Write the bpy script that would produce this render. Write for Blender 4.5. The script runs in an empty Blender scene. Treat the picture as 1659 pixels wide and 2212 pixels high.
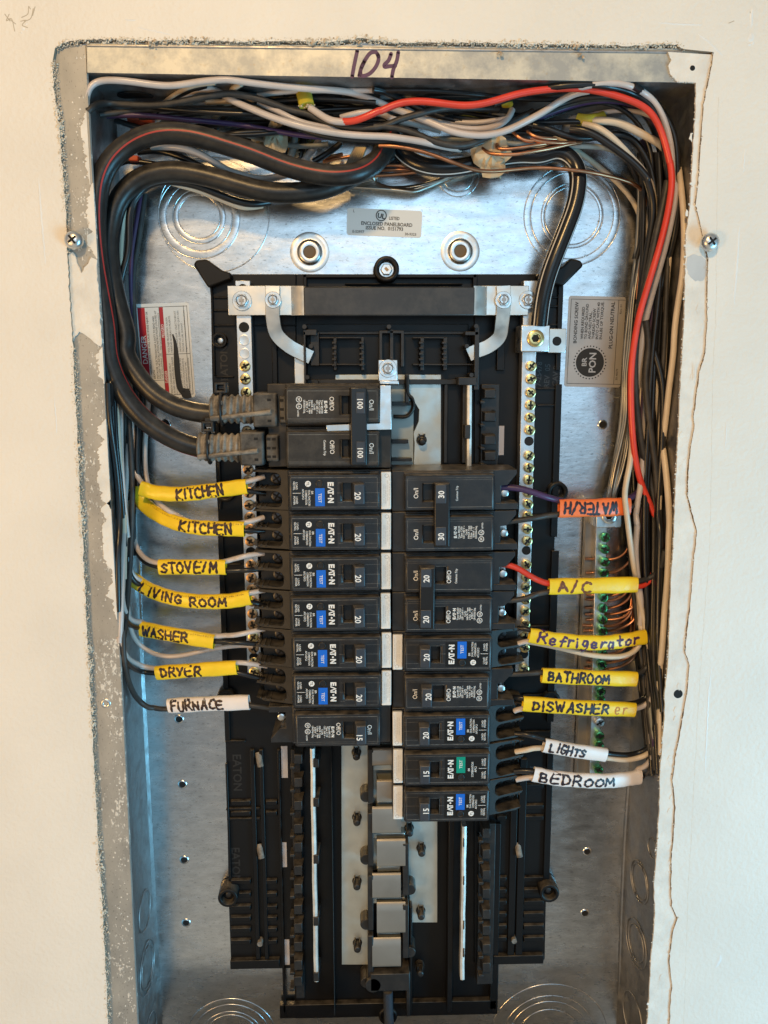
import bpy, bmesh, math, random
from mathutils import Vector, Matrix
random.seed(7)
sc = bpy.context.scene
COL = sc.collection
D = 53.3                      # depth of the box, mm; h = mm above its back panel, flange at h = D
# ---------------------------------------------------------------- camera
FPX, CX, CY = 1800.0, 829.5, 1106.0
RC = [[0.9996286, 0.0022652, -0.0271574], [-0.0066171, 0.9868916, -0.1612487], [0.0264361, 0.1613685, 0.9865401]]
CAM = (157.474, 168.729, -518.26)          # right, down, depth (mm)
cd = bpy.data.cameras.new('camera'); cam = bpy.data.objects.new('camera', cd); COL.objects.link(cam)
def _w(r): return Vector((r[0], r[2], -r[1]))
_r, _d, _f = _w(RC[0]), _w(RC[1]), _w(RC[2])
M4 = Matrix(((_r.x, -_d.x, -_f.x, CAM[0]*.001), (_r.y, -_d.y, -_f.y, (CAM[2]-D)*.001), (_r.z, -_d.z, -_f.z, -CAM[1]*.001), (0, 0, 0, 1)))
cam.matrix_world = M4
cd.sensor_fit = 'HORIZONTAL'; cd.sensor_width = 36; cd.lens = 36*FPX/1659.0
cd.clip_start = .01; cd.clip_end = 50
sc.camera = cam
# ---------------------------------------------------------------- room light
w = bpy.data.worlds.new('World'); sc.world = w; w.use_nodes = True
nt = w.node_tree; nt.nodes.clear()
def wn(t): return nt.nodes.new(t)
out = wn('ShaderNodeOutputWorld'); bg = wn('ShaderNodeBackground'); tc = wn('ShaderNodeTexCoord')
nt.links.new(bg.outputs[0], out.inputs[0])
def patch(prev, dirv, deg0, deg1, col):
    dp = wn('ShaderNodeVectorMath'); dp.operation = 'DOT_PRODUCT'
    v = Vector(dirv).normalized(); dp.inputs[1].default_value = v
    nt.links.new(tc.outputs['Generated'], dp.inputs[0])
    mr = wn('ShaderNodeMapRange'); mr.interpolation_type = 'SMOOTHSTEP'
    mr.inputs[1].default_value = math.cos(math.radians(deg1)); mr.inputs[2].default_value = math.cos(math.radians(deg0))
    nt.links.new(dp.outputs['Value'], mr.inputs[0])
    mx = wn('ShaderNodeMix'); mx.data_type = 'RGBA'
    nt.links.new(mr.outputs[0], mx.inputs[0]); mx.inputs[7].default_value = (*col, 1)
    if isinstance(prev, tuple): mx.inputs[6].default_value = (*prev, 1)
    else: nt.links.new(prev, mx.inputs[6])
    return mx.outputs[2]
c = patch((.24, .262, .272), (0, -.5, -.87), 14, 40, (.52, .47, .37))      # pale warm floor
c = patch(c, (.36, -.86, -.37), 8, 23, (.05, .043, .035))                  # dark patch added so the steel at lower right reflects dark
c = patch(c, (.10, -.985, .12), 5, 18, (1.15, 1.75, 2.25))                  # window of the room behind
c = patch(c, (-.20, -.97, .07), 2, 10, (.62, .56, .46))                   # lit wall across the room
nt.links.new(c, bg.inputs['Color']); bg.inputs['Strength'].default_value = 1.0
def lamp(name, loc, tgt, size, power, col, size_y=None):
    l = bpy.data.lights.new(name, 'AREA'); o = bpy.data.objects.new(name, l); COL.objects.link(o)
    l.energy = power; l.color = col; l.size = size
    if size_y: l.shape = 'RECTANGLE'; l.size_y = size_y
    o.location = loc; o.rotation_euler = (Vector(tgt)-Vector(loc)).to_track_quat('-Z', 'Y').to_euler()
    return o
lamp('ceiling_lamp', (-.04, -1.30, .62), (.14, 0, -.30), .12, 12.0, (1, .62, .25))
lamp('window_light', (1.25, -.85, -.80), (.17, 0, -.35), .45, 15.5, (.22, .68, 1.0), .65)
lamp('added_warm_fill', (-.85, -1.15, -.55), (.05, 0, -.40), .30, 7.8, (1, .56, .18))  # unseen fill, added to warm the lower left of the wall
sc.view_settings.view_transform = 'Standard'; sc.view_settings.look = 'None'
sc.view_settings.exposure = 0; sc.view_settings.gamma = 1; sc.view_settings.use_curve_mapping = False
sc.cycles.max_bounces = 6; sc.cycles.use_denoising = True
# ---------------------------------------------------------------- placing helpers
def A(u, v, h):               # point of the photograph at height h (mm) over the back panel -> (X, Z, h) mm
    a = ((u-CX)/FPX, (v-CY)/FPX, 1.0)
    d = [sum(RC[i][j]*a[i] for i in range(3)) for j in range(3)]
    t = (D-h-CAM[2])/d[2]
    return (CAM[0]+d[0]*t, -(CAM[1]+d[1]*t), h)
RG = dict(a=(300,260,2.765), b=(850,260,2.765), c=(1400,260,2.765), d=(2000,260,2.676), e=(340,600,3.16), f=(340,1300,3.16),
          g=(2200,600,3.16), j=(2200,1300,3.16), k=(2100,1900,3.16), m=(200,1750,1.659), n=(200,2350,1.659), p=(1800,1750,1.659),
          q=(1800,2350,1.659), t=(700,1350,2.0738), x=(200,600,1.659), y=(900,600,1.659), z=(1800,600,1.659), l=(200,1200,1.659),
          s=(900,1200,1.659), r=(1800,1200,1.659), o=(200,3000,1.659), i=(900,3000,1.659), w=(1800,3000,1.659), v=(900,2350,1.659),
          A=(0,0,1.659), B=(900,0,1.659), C=(1880,0,1.659))
def uv(k, x, y):
    X0, Y0, s = RG[k]; return ((X0+x/s)/1.7361, (Y0+y/s)/1.7361)
def path(txt, h=None):        # "a 10,20,30; 40,50,30; b 1,2,30" -> list of (X, Z, h)
    res, key = [], None
    for tok in txt.split(';'):
        tok = tok.strip()
        if not tok: continue
        if ' ' in tok: key, tok = tok.split(' ', 1)
        q = [float(s) for s in tok.split(',')]
        u, v = uv(key, q[0], q[1]) if key != 'U' else (q[0], q[1])
        res.append(A(u, v, q[2] if len(q) > 2 else h))
    return res
def spline(pts, n=8):         # Catmull-Rom through the points
    P = [Vector(p) for p in pts]
    if len(P) < 3: return [P[0].lerp(P[-1], i/4) for i in range(5)]
    P = [P[0]*2-P[1]] + P + [P[-1]*2-P[-2]]
    out = []
    for i in range(1, len(P)-2):
        p0, p1, p2, p3 = P[i-1:i+3]
        t0 = 0; t1 = t0+max((p1-p0).length, 1e-4)**.5; t2 = t1+max((p2-p1).length, 1e-4)**.5; t3 = t2+max((p3-p2).length, 1e-4)**.5
        for s in range(n):
            t = t1+(t2-t1)*s/n
            A1 = p0*((t1-t)/(t1-t0))+p1*((t-t0)/(t1-t0)); A2 = p1*((t2-t)/(t2-t1))+p2*((t-t1)/(t2-t1)); A3 = p2*((t3-t)/(t3-t2))+p3*((t-t2)/(t3-t2))
            B1 = A1*((t2-t)/(t2-t0))+A2*((t-t0)/(t2-t0)); B2 = A2*((t3-t)/(t3-t1))+A3*((t-t1)/(t3-t1))
            out.append(B1*((t2-t)/(t2-t1))+B2*((t-t1)/(t2-t1)))
    out.append(P[-2])
    return out
_txt = {}
def text2d(s, bold=0.0):      # flat lettering as (verts, faces), cap height 1, centred
    k = (s, bold)
    if k in _txt: return _txt[k]
    cu = bpy.data.curves.new('lettering', 'FONT'); cu.body = s; cu.resolution_u = 2; cu.size = 1/.727; cu.offset = bold
    cu.align_x = 'CENTER'
    ob = bpy.data.objects.new('lettering', cu); COL.objects.link(ob)
    dg = bpy.context.evaluated_depsgraph_get(); me = ob.evaluated_get(dg).to_mesh()
    vs = [(q.co.x, q.co.y-.5) for q in me.vertices]; fs = [tuple(f.vertices) for f in me.polygons]
    ob.evaluated_get(dg).to_mesh_clear(); bpy.data.objects.remove(ob); bpy.data.curves.remove(cu)
    _txt[k] = (vs, fs); return _txt[k]
class MB:                     # collects geometry in (X, Z, h) mm and links it as ONE mesh object
    def __init__(s): s.v = []; s.f = []
    def add(s, vs, fs):
        o = len(s.v); s.v += [tuple(q) for q in vs]; s.f += [tuple(i+o for i in f) for f in fs]; return s
    def box(s, x0, x1, z0, z1, h0, h1, tx=0, tz=0):     # tx, tz: taper of the front face
        x0, x1 = sorted((x0, x1)); z0, z1 = sorted((z0, z1))
        return s.add([(x0,z0,h0),(x1,z0,h0),(x1,z1,h0),(x0,z1,h0),(x0+tx,z0+tz,h1),(x1-tx,z0+tz,h1),(x1-tx,z1-tz,h1),(x0+tx,z1-tz,h1)],
                     [(0,3,2,1),(4,5,6,7),(0,1,5,4),(1,2,6,5),(2,3,7,6),(3,0,4,7)])
    def ub(s, u0, v0, u1, v1, h0, h1, tx=0, tz=0):
        a = A(u0, v0, h1); b = A(u1, v1, h1); return s.box(a[0], b[0], a[1], b[1], h0, h1, tx, tz)
    def prism(s, poly, h0, h1):                         # h1 may be a function of (x, z)
        n = len(poly); g = h1 if callable(h1) else (lambda x, z: h1)
        vs = [(x, z, h0) for x, z in poly]+[(x, z, g(x, z)) for x, z in poly]
        return s.add(vs, [tuple(range(n-1, -1, -1)), tuple(range(n, 2*n))]+[(i, (i+1) % n, (i+1) % n+n, i+n) for i in range(n)])
    def plate(s, x0, x1, z0, z1, hx0, hx1, hz0, hz1, h0, h1):   # plate with a rectangular opening
        O = [(x0,z0),(x1,z0),(x1,z1),(x0,z1)]; I = [(hx0,hz0),(hx1,hz0),(hx1,hz1),(hx0,hz1)]
        vs = [(x,z,h1) for x,z in O]+[(x,z,h1) for x,z in I]+[(x,z,h0) for x,z in O]+[(x,z,h0) for x,z in I]
        fs = []
        for i in range(4):
            j = (i+1) % 4
            fs += [(i,j,4+j,4+i),(8+i,8+j,j,i),(4+i,4+j,12+j,12+i),(8+j,8+i,12+i,12+j)]
        return s.add(vs, fs)
    def cyl(s, x, z, r, h0, h1, n=20, r1=None, dome=0):
        r1 = r if r1 is None else r1
        ca = [(math.cos(2*math.pi*i/n), math.sin(2*math.pi*i/n)) for i in range(n)]
        lev = [(r, h0), (r1, h1)]
        if dome: lev += [(r1*.93, h1+dome*.4), (r1*.72, h1+dome*.75), (r1*.4, h1+dome*.95)]
        vs = [(x+q*a, z+q*b, h) for q, h in lev for a, b in ca]; fs = []
        for k in range(len(lev)-1):
            fs += [(k*n+i, k*n+(i+1) % n, (k+1)*n+(i+1) % n, (k+1)*n+i) for i in range(n)]
        fs += [tuple(range(n-1, -1, -1)), tuple(range((len(lev)-1)*n, len(lev)*n))]
        return s.add(vs, fs)
    def ring(s, x, z, prof, n=40, a0=0, a1=360, sx=1, sz=1):    # lathe of a (radius, h) profile about the h axis
        full = a1-a0 >= 360; m = n if full else n+1
        an = [math.radians(a0+(a1-a0)*i/n) for i in range(m)]
        vs = [(x+sx*r*math.cos(t), z+sz*r*math.sin(t), h) for r, h in prof for t in an]; fs = []
        for k in range(len(prof)-1):
            for i in range(n):
                jn = (i+1) % m
                fs.append((k*m+i, k*m+jn, (k+1)*m+jn, (k+1)*m+i))
        return s.add(vs, fs)
    def sweep(s, pts, ra, rb=None, n=10, power=2.0, up=(0, 0, 1), caps=True, rfun=None, wob=None):
        # tube; ra across (in the panel plane), rb along h
        P = [Vector(p) for p in pts]; rb = ra if rb is None else rb; L = len(P); vs = []
        U = Vector(up); prev = None
        for i, p in enumerate(P):
            t = (P[min(i+1, L-1)]-P[max(i-1, 0)]).normalized()
            b = U-t*U.dot(t)
            if b.length < .25:
                b = prev-t*prev.dot(t) if prev is not None else (Vector((1, 0, 0))-t*t.x)
            b.normalize(); prev = b; a = t.cross(b)
            k = rfun(i/(L-1)) if rfun else 1.0
            for q in range(n):
                th = 2*math.pi*q/n; cc, ss = math.cos(th), math.sin(th)
                ea = math.copysign(abs(cc)**(2/power), cc); eb = math.copysign(abs(ss)**(2/power), ss)
                g = 1+(wob(i, q) if wob else 0)
                vs.append(p+(a*(ea*ra)+b*(eb*rb))*(k*g))
        fs = [(i*n+q, i*n+(q+1) % n, (i+1)*n+(q+1) % n, (i+1)*n+q) for i in range(L-1) for q in range(n)]
        if caps: fs += [tuple(range(n-1, -1, -1)), tuple(range((L-1)*n, L*n))]
        return s.add(vs, fs)
    def text(s, txt, x, z, h, size, rot=0, bold=0.0, sx=1.0, maxw=None):
        vs, fs = text2d(txt, bold); c, q = math.cos(math.radians(rot)), math.sin(math.radians(rot))
        if maxw:
            wd = max(a for a, b in vs)-min(a for a, b in vs); sx = min(sx, maxw/(wd*size)) if wd*size > maxw else sx
        return s.add([(x+(a*sx*c-b*q)*size, z+(a*sx*q+b*c)*size, h) for a, b in vs], fs)
    def blob(s, x, z, h, r, flat=.6, seed=0, n=1):
        R = random.Random(seed); phi = (1+5**.5)/2
        V0 = [Vector(q).normalized() for q in ((-1,phi,0),(1,phi,0),(-1,-phi,0),(1,-phi,0),(0,-1,phi),(0,1,phi),(0,-1,-phi),(0,1,-phi),(phi,0,-1),(phi,0,1),(-phi,0,-1),(-phi,0,1))]
        F0 = [(0,11,5),(0,5,1),(0,1,7),(0,7,10),(0,10,11),(1,5,9),(5,11,4),(11,10,2),(10,7,6),(7,1,8),(3,9,4),(3,4,2),(3,2,6),(3,6,8),(3,8,9),(4,9,5),(2,4,11),(6,2,10),(8,6,7),(9,8,1)]
        return s.add([(x+q.x*r*R.uniform(.6,1.3), z+q.y*r*R.uniform(.6,1.3), h+q.z*r*flat*R.uniform(.6,1.3)) for q in V0], F0)
    def build(s, name, mat, parent=None, bevel=0, seg=2, smooth=30, origin=None):
        o = Vector(origin) if origin else Vector((0, 0, 0))
        me = bpy.data.meshes.new(name)
        me.from_pydata([((x-o.x)*.001, -(h-o.z)*.001, (z-o.y)*.001) for x, z, h in s.v], [], s.f); me.validate()
        bm = bmesh.new(); bm.from_mesh(me); bmesh.ops.recalc_face_normals(bm, faces=bm.faces); bm.to_mesh(me); bm.free()
        if smooth:
            me.polygons.foreach_set('use_smooth', [True]*len(me.polygons)); me.set_sharp_from_angle(angle=math.radians(smooth))
        ob = bpy.data.objects.new(name, me); COL.objects.link(ob); me.materials.append(mat)
        if origin: ob.location = (o.x*.001, -o.z*.001, o.y*.001)
        if parent is not None:
            ob.parent = parent; ob.matrix_parent_inverse = Matrix()
            wl = Vector((0, 0, 0)); q = parent
            while q is not None: wl += q.location; q = q.parent
            ob.location = ob.location-wl
        if bevel:
            b = ob.modifiers.new('edge', 'BEVEL'); b.width = bevel*.001; b.segments = seg; b.limit_method = 'ANGLE'; b.angle_limit = math.radians(35)
            b.harden_normals = False
        return ob
def tag(o, label=None, cat=None, group=None, kind=None):
    for k, q in (('label', label), ('category', cat), ('group', group), ('kind', kind)):
        if q: o[k] = q
    return o
def thing(name, x, z, h, label, cat, group=None):
    o = bpy.data.objects.new(name, None); COL.objects.link(o); o.location = (x*.001, -h*.001, z*.001); o.empty_display_size = .01
    return tag(o, label, cat, group)
def copy_tree(o, parent=None):
    kids = [q for q in bpy.data.objects if q.parent == o]
    c = o.copy(); COL.objects.link(c)
    if parent is not None: c.parent = parent
    for k in kids: copy_tree(k, c)
    return c
# ---------------------------------------------------------------- materials
def mat(name, col, rough=.5, metal=0.0, spec=.5, bump=0, bscale=200, var=0, vscale=60, dust=0, dustcol=(.22,.19,.15), coat=0, rvar=0, stretch=(1,1,1), updust=0, trans=0, edge=0):
    m = bpy.data.materials.new(name); m.use_nodes = True; n = m.node_tree; B = n.nodes['Principled BSDF']
    B.inputs['Base Color'].default_value = (*col, 1); B.inputs['Roughness'].default_value = rough; B.inputs['Metallic'].default_value = metal
    B.inputs['Specular IOR Level'].default_value = spec
    if coat: B.inputs['Coat Weight'].default_value = coat; B.inputs['Coat Roughness'].default_value = .15
    if trans: B.inputs['Subsurface Weight'].default_value = trans; B.inputs['Subsurface Radius'].default_value = (.002, .0015, .001)
    def N(t): return n.nodes.new(t)
    tcn = N('ShaderNodeTexCoord'); mp = N('ShaderNodeMapping'); n.links.new(tcn.outputs['Object'], mp.inputs[0])
    oi = N('ShaderNodeObjectInfo'); ad = N('ShaderNodeVectorMath'); n.links.new(oi.outputs['Location'], ad.inputs[1]); n.links.new(mp.outputs[0], ad.inputs[0])
    mp.inputs['Scale'].default_value = stretch
    def noise(sc_, det=4, r=.55):
        q = N('ShaderNodeTexNoise'); q.inputs['Scale'].default_value = sc_; q.inputs['Detail'].default_value = det; q.inputs['Roughness'].default_value = r
        n.links.new(ad.outputs[0], q.inputs['Vector']); return q.outputs['Fac']
    def ramp(x, a, b, lo=0, hi=1):
        q = N('ShaderNodeMapRange'); q.inputs[1].default_value = a; q.inputs[2].default_value = b; q.inputs[3].default_value = lo; q.inputs[4].default_value = hi
        n.links.new(x, q.inputs[0]); return q.outputs[0]
    def mix(f, a, b):
        q = N('ShaderNodeMix'); q.data_type = 'RGBA'
        if isinstance(f, float): q.inputs[0].default_value = f
        else: n.links.new(f, q.inputs[0])
        for i, c in ((6, a), (7, b)):
            if isinstance(c, tuple): q.inputs[i].default_value = (*c, 1)
            else: n.links.new(c, q.inputs[i])
        return q.outputs[2]
    colr = col
    if var:
        lo = tuple(c*(1-var) for c in col); hi = tuple(min(1, c*(1+var)) for c in col)
        colr = mix(ramp(noise(vscale), .3, .7), lo, hi)
    if dust:
        colr = mix(ramp(noise(90, 6, .7), .42, .75, 0, dust), colr, dustcol)
    if updust:
        ge = N('ShaderNodeNewGeometry'); sp = N('ShaderNodeSeparateXYZ'); n.links.new(ge.outputs['Normal'], sp.inputs[0])
        mu = N('ShaderNodeMath'); mu.operation = 'MULTIPLY'; n.links.new(ramp(sp.outputs['Z'], .25, .9, 0, updust), mu.inputs[0]); n.links.new(ramp(noise(150, 5), .3, .65), mu.inputs[1])
        colr = mix(mu.outputs[0], colr, dustcol)
    if edge:                  # handled edges worn pale
        g2 = N('ShaderNodeNewGeometry'); colr = mix(ramp(g2.outputs['Pointiness'], .515, .56, 0, edge), colr, (.15, .14, .125))
    if not isinstance(colr, tuple): n.links.new(colr, B.inputs['Base Color'])
    if rvar: n.links.new(ramp(noise(vscale*1.7, 5), .3, .7, max(.03, rough-rvar), min(1, rough+rvar)), B.inputs['Roughness'])
    if bump:
        b = N('ShaderNodeBump'); b.inputs['Strength'].default_value = bump; b.inputs['Distance'].default_value = .001
        n.links.new(noise(bscale, 3), b.inputs['Height']); n.links.new(b.outputs[0], B.inputs['Normal'])
    m['h'] = 1
    return m, n, B, noise, ramp, mix
def M(*a, **k): return mat(*a, **k)[0]
MT = {}
MT['paint'] = M('wall_paint', (.74, .705, .64), .55, bump=.5, bscale=300, var=.045, vscale=14)
MT['mud'] = M('joint_compound', (.72, .69, .63), .75, bump=.55, bscale=330, var=.10, vscale=70)
MT['plaster'] = M('torn_plaster', (.66, .59, .48), .95, bump=.5, bscale=900, var=.14, vscale=220)
MT['paper'] = M('torn_paper', (.46, .37, .27), .95, var=.25, vscale=300)
MT['cutedge'] = M('cut_board_edge', (.30, .235, .17), .95, bump=.5, bscale=700, var=.3, vscale=200)
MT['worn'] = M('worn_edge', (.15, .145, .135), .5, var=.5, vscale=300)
MT['gap'] = M('dark_gap', (.05, .045, .04), .9)
# galvanised steel: spangle, dull specks
def steel(name, base, rough, stretch, specks=.5, rv=.12):
    m, n, B, noise, ramp, mix = mat(name, base, rough, 1.0, stretch=stretch)
    f1 = noise(150, 6, .7); f2 = noise(620, 2); f3 = noise(120, 4)
    c1 = mix(ramp(f1, .3, .7), tuple(q*.78 for q in base), tuple(min(1, q*1.12) for q in base))
    c2 = mix(ramp(f2, .60, .70, 0, specks), c1, (.16, .16, .16))
    n.links.new(c2, B.inputs['Base Color']); n.links.new(ramp(f3, .3, .7, rough-rv, rough+rv), B.inputs['Roughness'])
    b = n.nodes.new('ShaderNodeBump'); b.inputs['Strength'].default_value = .045; b.inputs['Distance'].default_value = .001
    n.links.new(noise(420, 3), b.inputs['Height']); n.links.new(b.outputs[0], B.inputs['Normal'])
    return m
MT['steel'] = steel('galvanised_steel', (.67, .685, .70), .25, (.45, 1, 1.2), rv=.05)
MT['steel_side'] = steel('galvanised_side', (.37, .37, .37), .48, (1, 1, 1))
def flange_mat():
    m, n, B, noise, ramp, mix = mat('flange_steel', (.5, .49, .46), .5, .6, stretch=(1, 1, .55))
    f = noise(420, 5, .7); g = noise(60, 3); hgt = noise(900, 2); big = noise(22, 2)
    c1 = mix(ramp(g, .35, .65), (.29, .285, .265), (.39, .375, .34))
    c1 = mix(ramp(hgt, .63, .68, 0, .6), c1, (.12, .11, .10))
    ad_ = n.nodes.new('ShaderNodeMath'); ad_.operation = 'ADD'; n.links.new(f, ad_.inputs[0]); n.links.new(ramp(big, .35, .65, -.09, .07), ad_.inputs[1])
    pm = ramp(ad_.outputs[0], .595, .62)
    c2 = mix(pm, c1, (.66, .62, .55)); n.links.new(c2, B.inputs['Base Color'])
    n.links.new(ramp(pm, 0, 1, .35, .0), B.inputs['Metallic']); n.links.new(ramp(pm, 0, 1, .5, .7), B.inputs['Roughness'])
    b = n.nodes.new('ShaderNodeBump'); b.inputs['Strength'].default_value = .35; b.inputs['Distance'].default_value = .0008
    n.links.new(pm, b.inputs['Height']); n.links.new(b.outputs[0], B.inputs['Normal'])
    return m
MT['flange'] = flange_mat()
def topflange_mat():
    m, n, B, noise, ramp, mix = mat('flange_top_steel', (.5, .5, .48), .5, .5)
    g = noise(45, 5, .7); s = noise(300, 3)
    c1 = mix(ramp(g, .40, .62), (.33, .34, .33), (.56, .54, .46)); c1 = mix(ramp(s, .6, .72, 0, .5), c1, (.38, .31, .20))
    n.links.new(c1, B.inputs['Base Color']); B.inputs['Metallic'].default_value = .35
    return m
MT['topflange'] = topflange_mat()
MT['zinc'] = M('zinc_plate', (.66, .67, .66), .32, 1.0, var=.12, vscale=90, rvar=.1)
MT['tin'] = M('tin_plated_strap', (.66, .645, .60), .36, 1.0, var=.14, vscale=50, rvar=.1)
MT['buswhite'] = M('bus_rail', (.72, .71, .67), .4, .6, var=.2, vscale=160)
MT['busplate'] = M('bus_plate', (.56, .585, .55), .42, .75, var=.12, vscale=50, rvar=.12)
MT['stab'] = M('bus_stab', (.27, .25, .22), .42, .6, var=.08, vscale=40, rvar=.06)
MT['alu'] = M('aluminium_bar', (.70, .70, .69), .35, 1.0, var=.1, vscale=120, rvar=.12, stretch=(1, 1, .2))
MT['brass'] = M('brass_screw', (.72, .55, .24), .28, 1.0, var=.25, vscale=160)
MT['rust'] = M('browned_screw', (.40, .25, .13), .38, 1.0, var=.35, vscale=200)
MT['greenscrew'] = M('green_screw', (.10, .36, .13), .25, 1.0, var=.2, vscale=150, coat=.4)
MT['copper'] = M('bare_copper', (.52, .24, .13), .34, 1.0, var=.4, vscale=60)
MT['alwire'] = M('bare_silver_strand', (.46, .43, .37), .3, 1.0, var=.25, vscale=40)
MT['black'] = M('black_plastic', (.008, .008, .009), .42, var=.25, vscale=60, dust=.08, updust=.5)
MT['base'] = M('moulded_black_base', (.0042, .0042, .0048), .38, spec=.28, var=.2, vscale=40, updust=.45)
MT['breaker'] = M('breaker_case', (.0130, .0140, .0165), .36, var=.2, vscale=70, dust=.07, updust=.75, bump=.06, bscale=900)
MT['dusty'] = M('dusty_breaker_case', (.012, .0112, .0102), .5, var=.25, vscale=70, dust=.15, updust=.8, bump=.06, bscale=900)
MT['handle'] = M('slate_handle', (.026, .035, .05), .42, dust=.12, updust=.7)
MT['pocket'] = M('terminal_black', (.008, .008, .008), .5, dust=.08, updust=.5)
MT['platelabel'] = M('black_label', (.008, .008, .008), .3)
MT['ink'] = M('white_print', (.78, .78, .76), .5)
MT['greyink'] = M('engraved_print', (.45, .45, .44), .5)
MT['blue'] = M('blue_test_strip', (.004, .13, .62), .35)
MT['green'] = M('green_test_strip', (.0, .27, .19), .35)
MT['sticker'] = M('white_sticker', (.74, .74, .72), .4, var=.03, vscale=50)
MT['silversticker'] = M('silver_sticker', (.46, .43, .40), .36, .55, var=.05)
MT['print'] = M('black_print', (.012, .012, .012), .5)
MT['red'] = M('red_print', (.45, .01, .025), .45)
MT['marker'] = M('marker_ink', (.020, .008, .012), .45)
MT['purplemarker'] = M('purple_marker', (.065, .018, .075), .5)
MT['brownmarker'] = M('brown_marker', (.16, .05, .012), .5)
MT['fadedmarker'] = M('faded_marker', (.50, .20, .03), .5)
MT['yellow'] = M('yellow_sleeve', (.86, .59, .018), .33, var=.08, vscale=50, bump=.35, bscale=120, trans=.12)
MT['orange'] = M('orange_sleeve', (.86, .19, .05), .33, var=.06, trans=.12)
MT['white'] = M('white_sleeve', (.78, .72, .69), .38, var=.05, vscale=60, trans=.1)
MT['w_white'] = M('white_wire', (.53, .465, .43), .34, var=.10, vscale=60, coat=.15)
MT['w_cream'] = M('cream_wire', (.60, .50, .38), .36, var=.10, vscale=60)
MT['w_grey'] = M('grey_wire', (.25, .26, .24), .4, var=.10)
MT['w_black'] = M('black_wire', (.010, .010, .011), .33, var=.3, vscale=60, coat=.1)
MT['w_dusty'] = M('dusty_black_wire', (.022, .021, .021), .5, var=.3, vscale=80, dust=.2)
MT['w_red'] = M('red_wire', (.68, .05, .025), .34, var=.12, vscale=60, coat=.2)
MT['w_purple'] = M('purple_wire', (.055, .028, .085), .4, var=.2)
MT['cable'] = M('service_cable_jacket', (.0085, .008, .008), .36, var=.3, vscale=40, dust=.12, updust=.5, dustcol=(.20,.18,.15), bump=.1, bscale=300)
MT['cable2'] = M('smooth_cable_jacket', (.008, .008, .009), .25, var=.2)
MT['stripe'] = M('red_stripe', (.34, .028, .022), .45)
MT['wstripe'] = M('white_stripe', (.62, .62, .60), .45)
MT['boot'] = M('dusty_boot', (.11, .10, .088), .7, var=.3, vscale=90, dust=.75, updust=.9, dustcol=(.46,.41,.34))
MT['bootdark'] = M('dusty_clamp_block', (.03, .029, .027), .6, var=.3, vscale=90, dust=.35, updust=.8, dustcol=(.30,.27,.23))
MT['tiebar'] = M('black_tie_handle', (.006, .006, .0065), .34, updust=.7)
MT['sheath'] = M('yellow_cable_sheath', (.50, .42, .03), .45, var=.25, vscale=60, dust=.3, dustcol=(.20,.17,.12))
MT['kraft'] = M('kraft_paper', (.50, .41, .28), .9, var=.2, vscale=120, bump=.4, bscale=200)
MT['clamp'] = M('grey_cable_clamp', (.30, .30, .30), .5)
MT['orangeclip'] = M('orange_clamp', (.62, .10, .04), .5)
MT['hole'] = M('dark_hole', (.004, .004, .004), .8)
MT['dimscrew'] = M('dark_terminal_screw', (.07, .07, .075), .4, 1.0)
# ================================================================ wall round the box
HF = D                      # flange plane
HW = D+3.0                  # face of the wallboard
rnd = random.Random(3)
# inner outline of the wallboard (torn cut-out), pixels of the photograph, clockwise from lower left
LEFT = [(236,2330),(233,2211),(227,2075),(221,1960),(212,1830),(207,1728),(202,1640),(197,1540),(192,1430),(187,1354),(182,1240),(178,1150),(172,1073),(170,1000),(167,934),(162,850),(157,743),(150,640),(146,560),(143,480),(138,400),(133,347),(126,260),(116,190),(114,130)]
TOP = [(119,104),(136,92),(180,86),(240,84),(330,88),(420,86),(500,90),(600,88),(700,90),(790,82),(860,92),(960,92),(1040,92),(1120,94),(1200,95),(1290,97),(1380,99),(1420,95),(1462,96),(1478,106)]
RIGHT = [(1542,112),(1538,139),(1520,226),(1513,330),(1508,403),(1503,440),(1512,480),(1530,560),(1528,640),(1528,700),(1524,761),(1511,806),(1499,900),(1500,927),(1492,969),(1487,1021),(1486,1071),(1499,1123),(1506,1147),(1500,1199),(1495,1269),(1490,1321),(1485,1355),(1480,1406),(1490,1437),(1484,1500),(1476,1545),(1467,1597),(1460,1631),(1453,1687),(1459,1745),(1456,1800),(1451,1850),(1450,1919),(1452,1957),(1464,1985),(1453,2016),(1446,2075),(1452,2127),(1448,2180),(1444,2330)]
def dens(poly, step=9, jit=1.2):
    o = []
    for (a, b), (c, d) in zip(poly[:-1], poly[1:]):
        n = max(1, int(math.hypot(c-a, d-b)/step))
        for i in range(n):
            t = i/n; o.append((a+(c-a)*t+rnd.uniform(-jit, jit), b+(d-b)*t+rnd.uniform(-jit, jit)))
    return o+[poly[-1]]
inner = dens(LEFT, 7, 1.6)+dens(TOP, 7, 1.8)+dens(RIGHT, 8, .9)
IN = [A(u, v, HW) for u, v in inner]
def outer(p):
    cx, cz = 170, -290
    dx, dz = p[0]-cx, p[1]-cz; k = min(430/abs(dx) if dx else 9e9, 470/abs(dz) if dz else 9e9)
    return (cx+dx*k, cz+dz*k, HW)
mb = MB(); n = len(IN)
O = [outer(p) for p in IN]
mid = [tuple(p[i]*.75+q[i]*.25 for i in range(3)) for p, q in zip(IN, O)]
back = [(p[0], p[1], HW-7) for p in IN]
mb.add([*IN, *mid, *O], [(i, i+1, n+i+1, n+i) for i in range(n-1)]+[(n+i, n+i+1, 2*n+i+1, 2*n+i) for i in range(n-1)])
mb.add([IN[0], IN[-1], O[-1], O[0]], [(0, 1, 2, 3)])       # closes the ring well below the frame
wall = mb.build('wall', MT['paint'], smooth=40)
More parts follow.
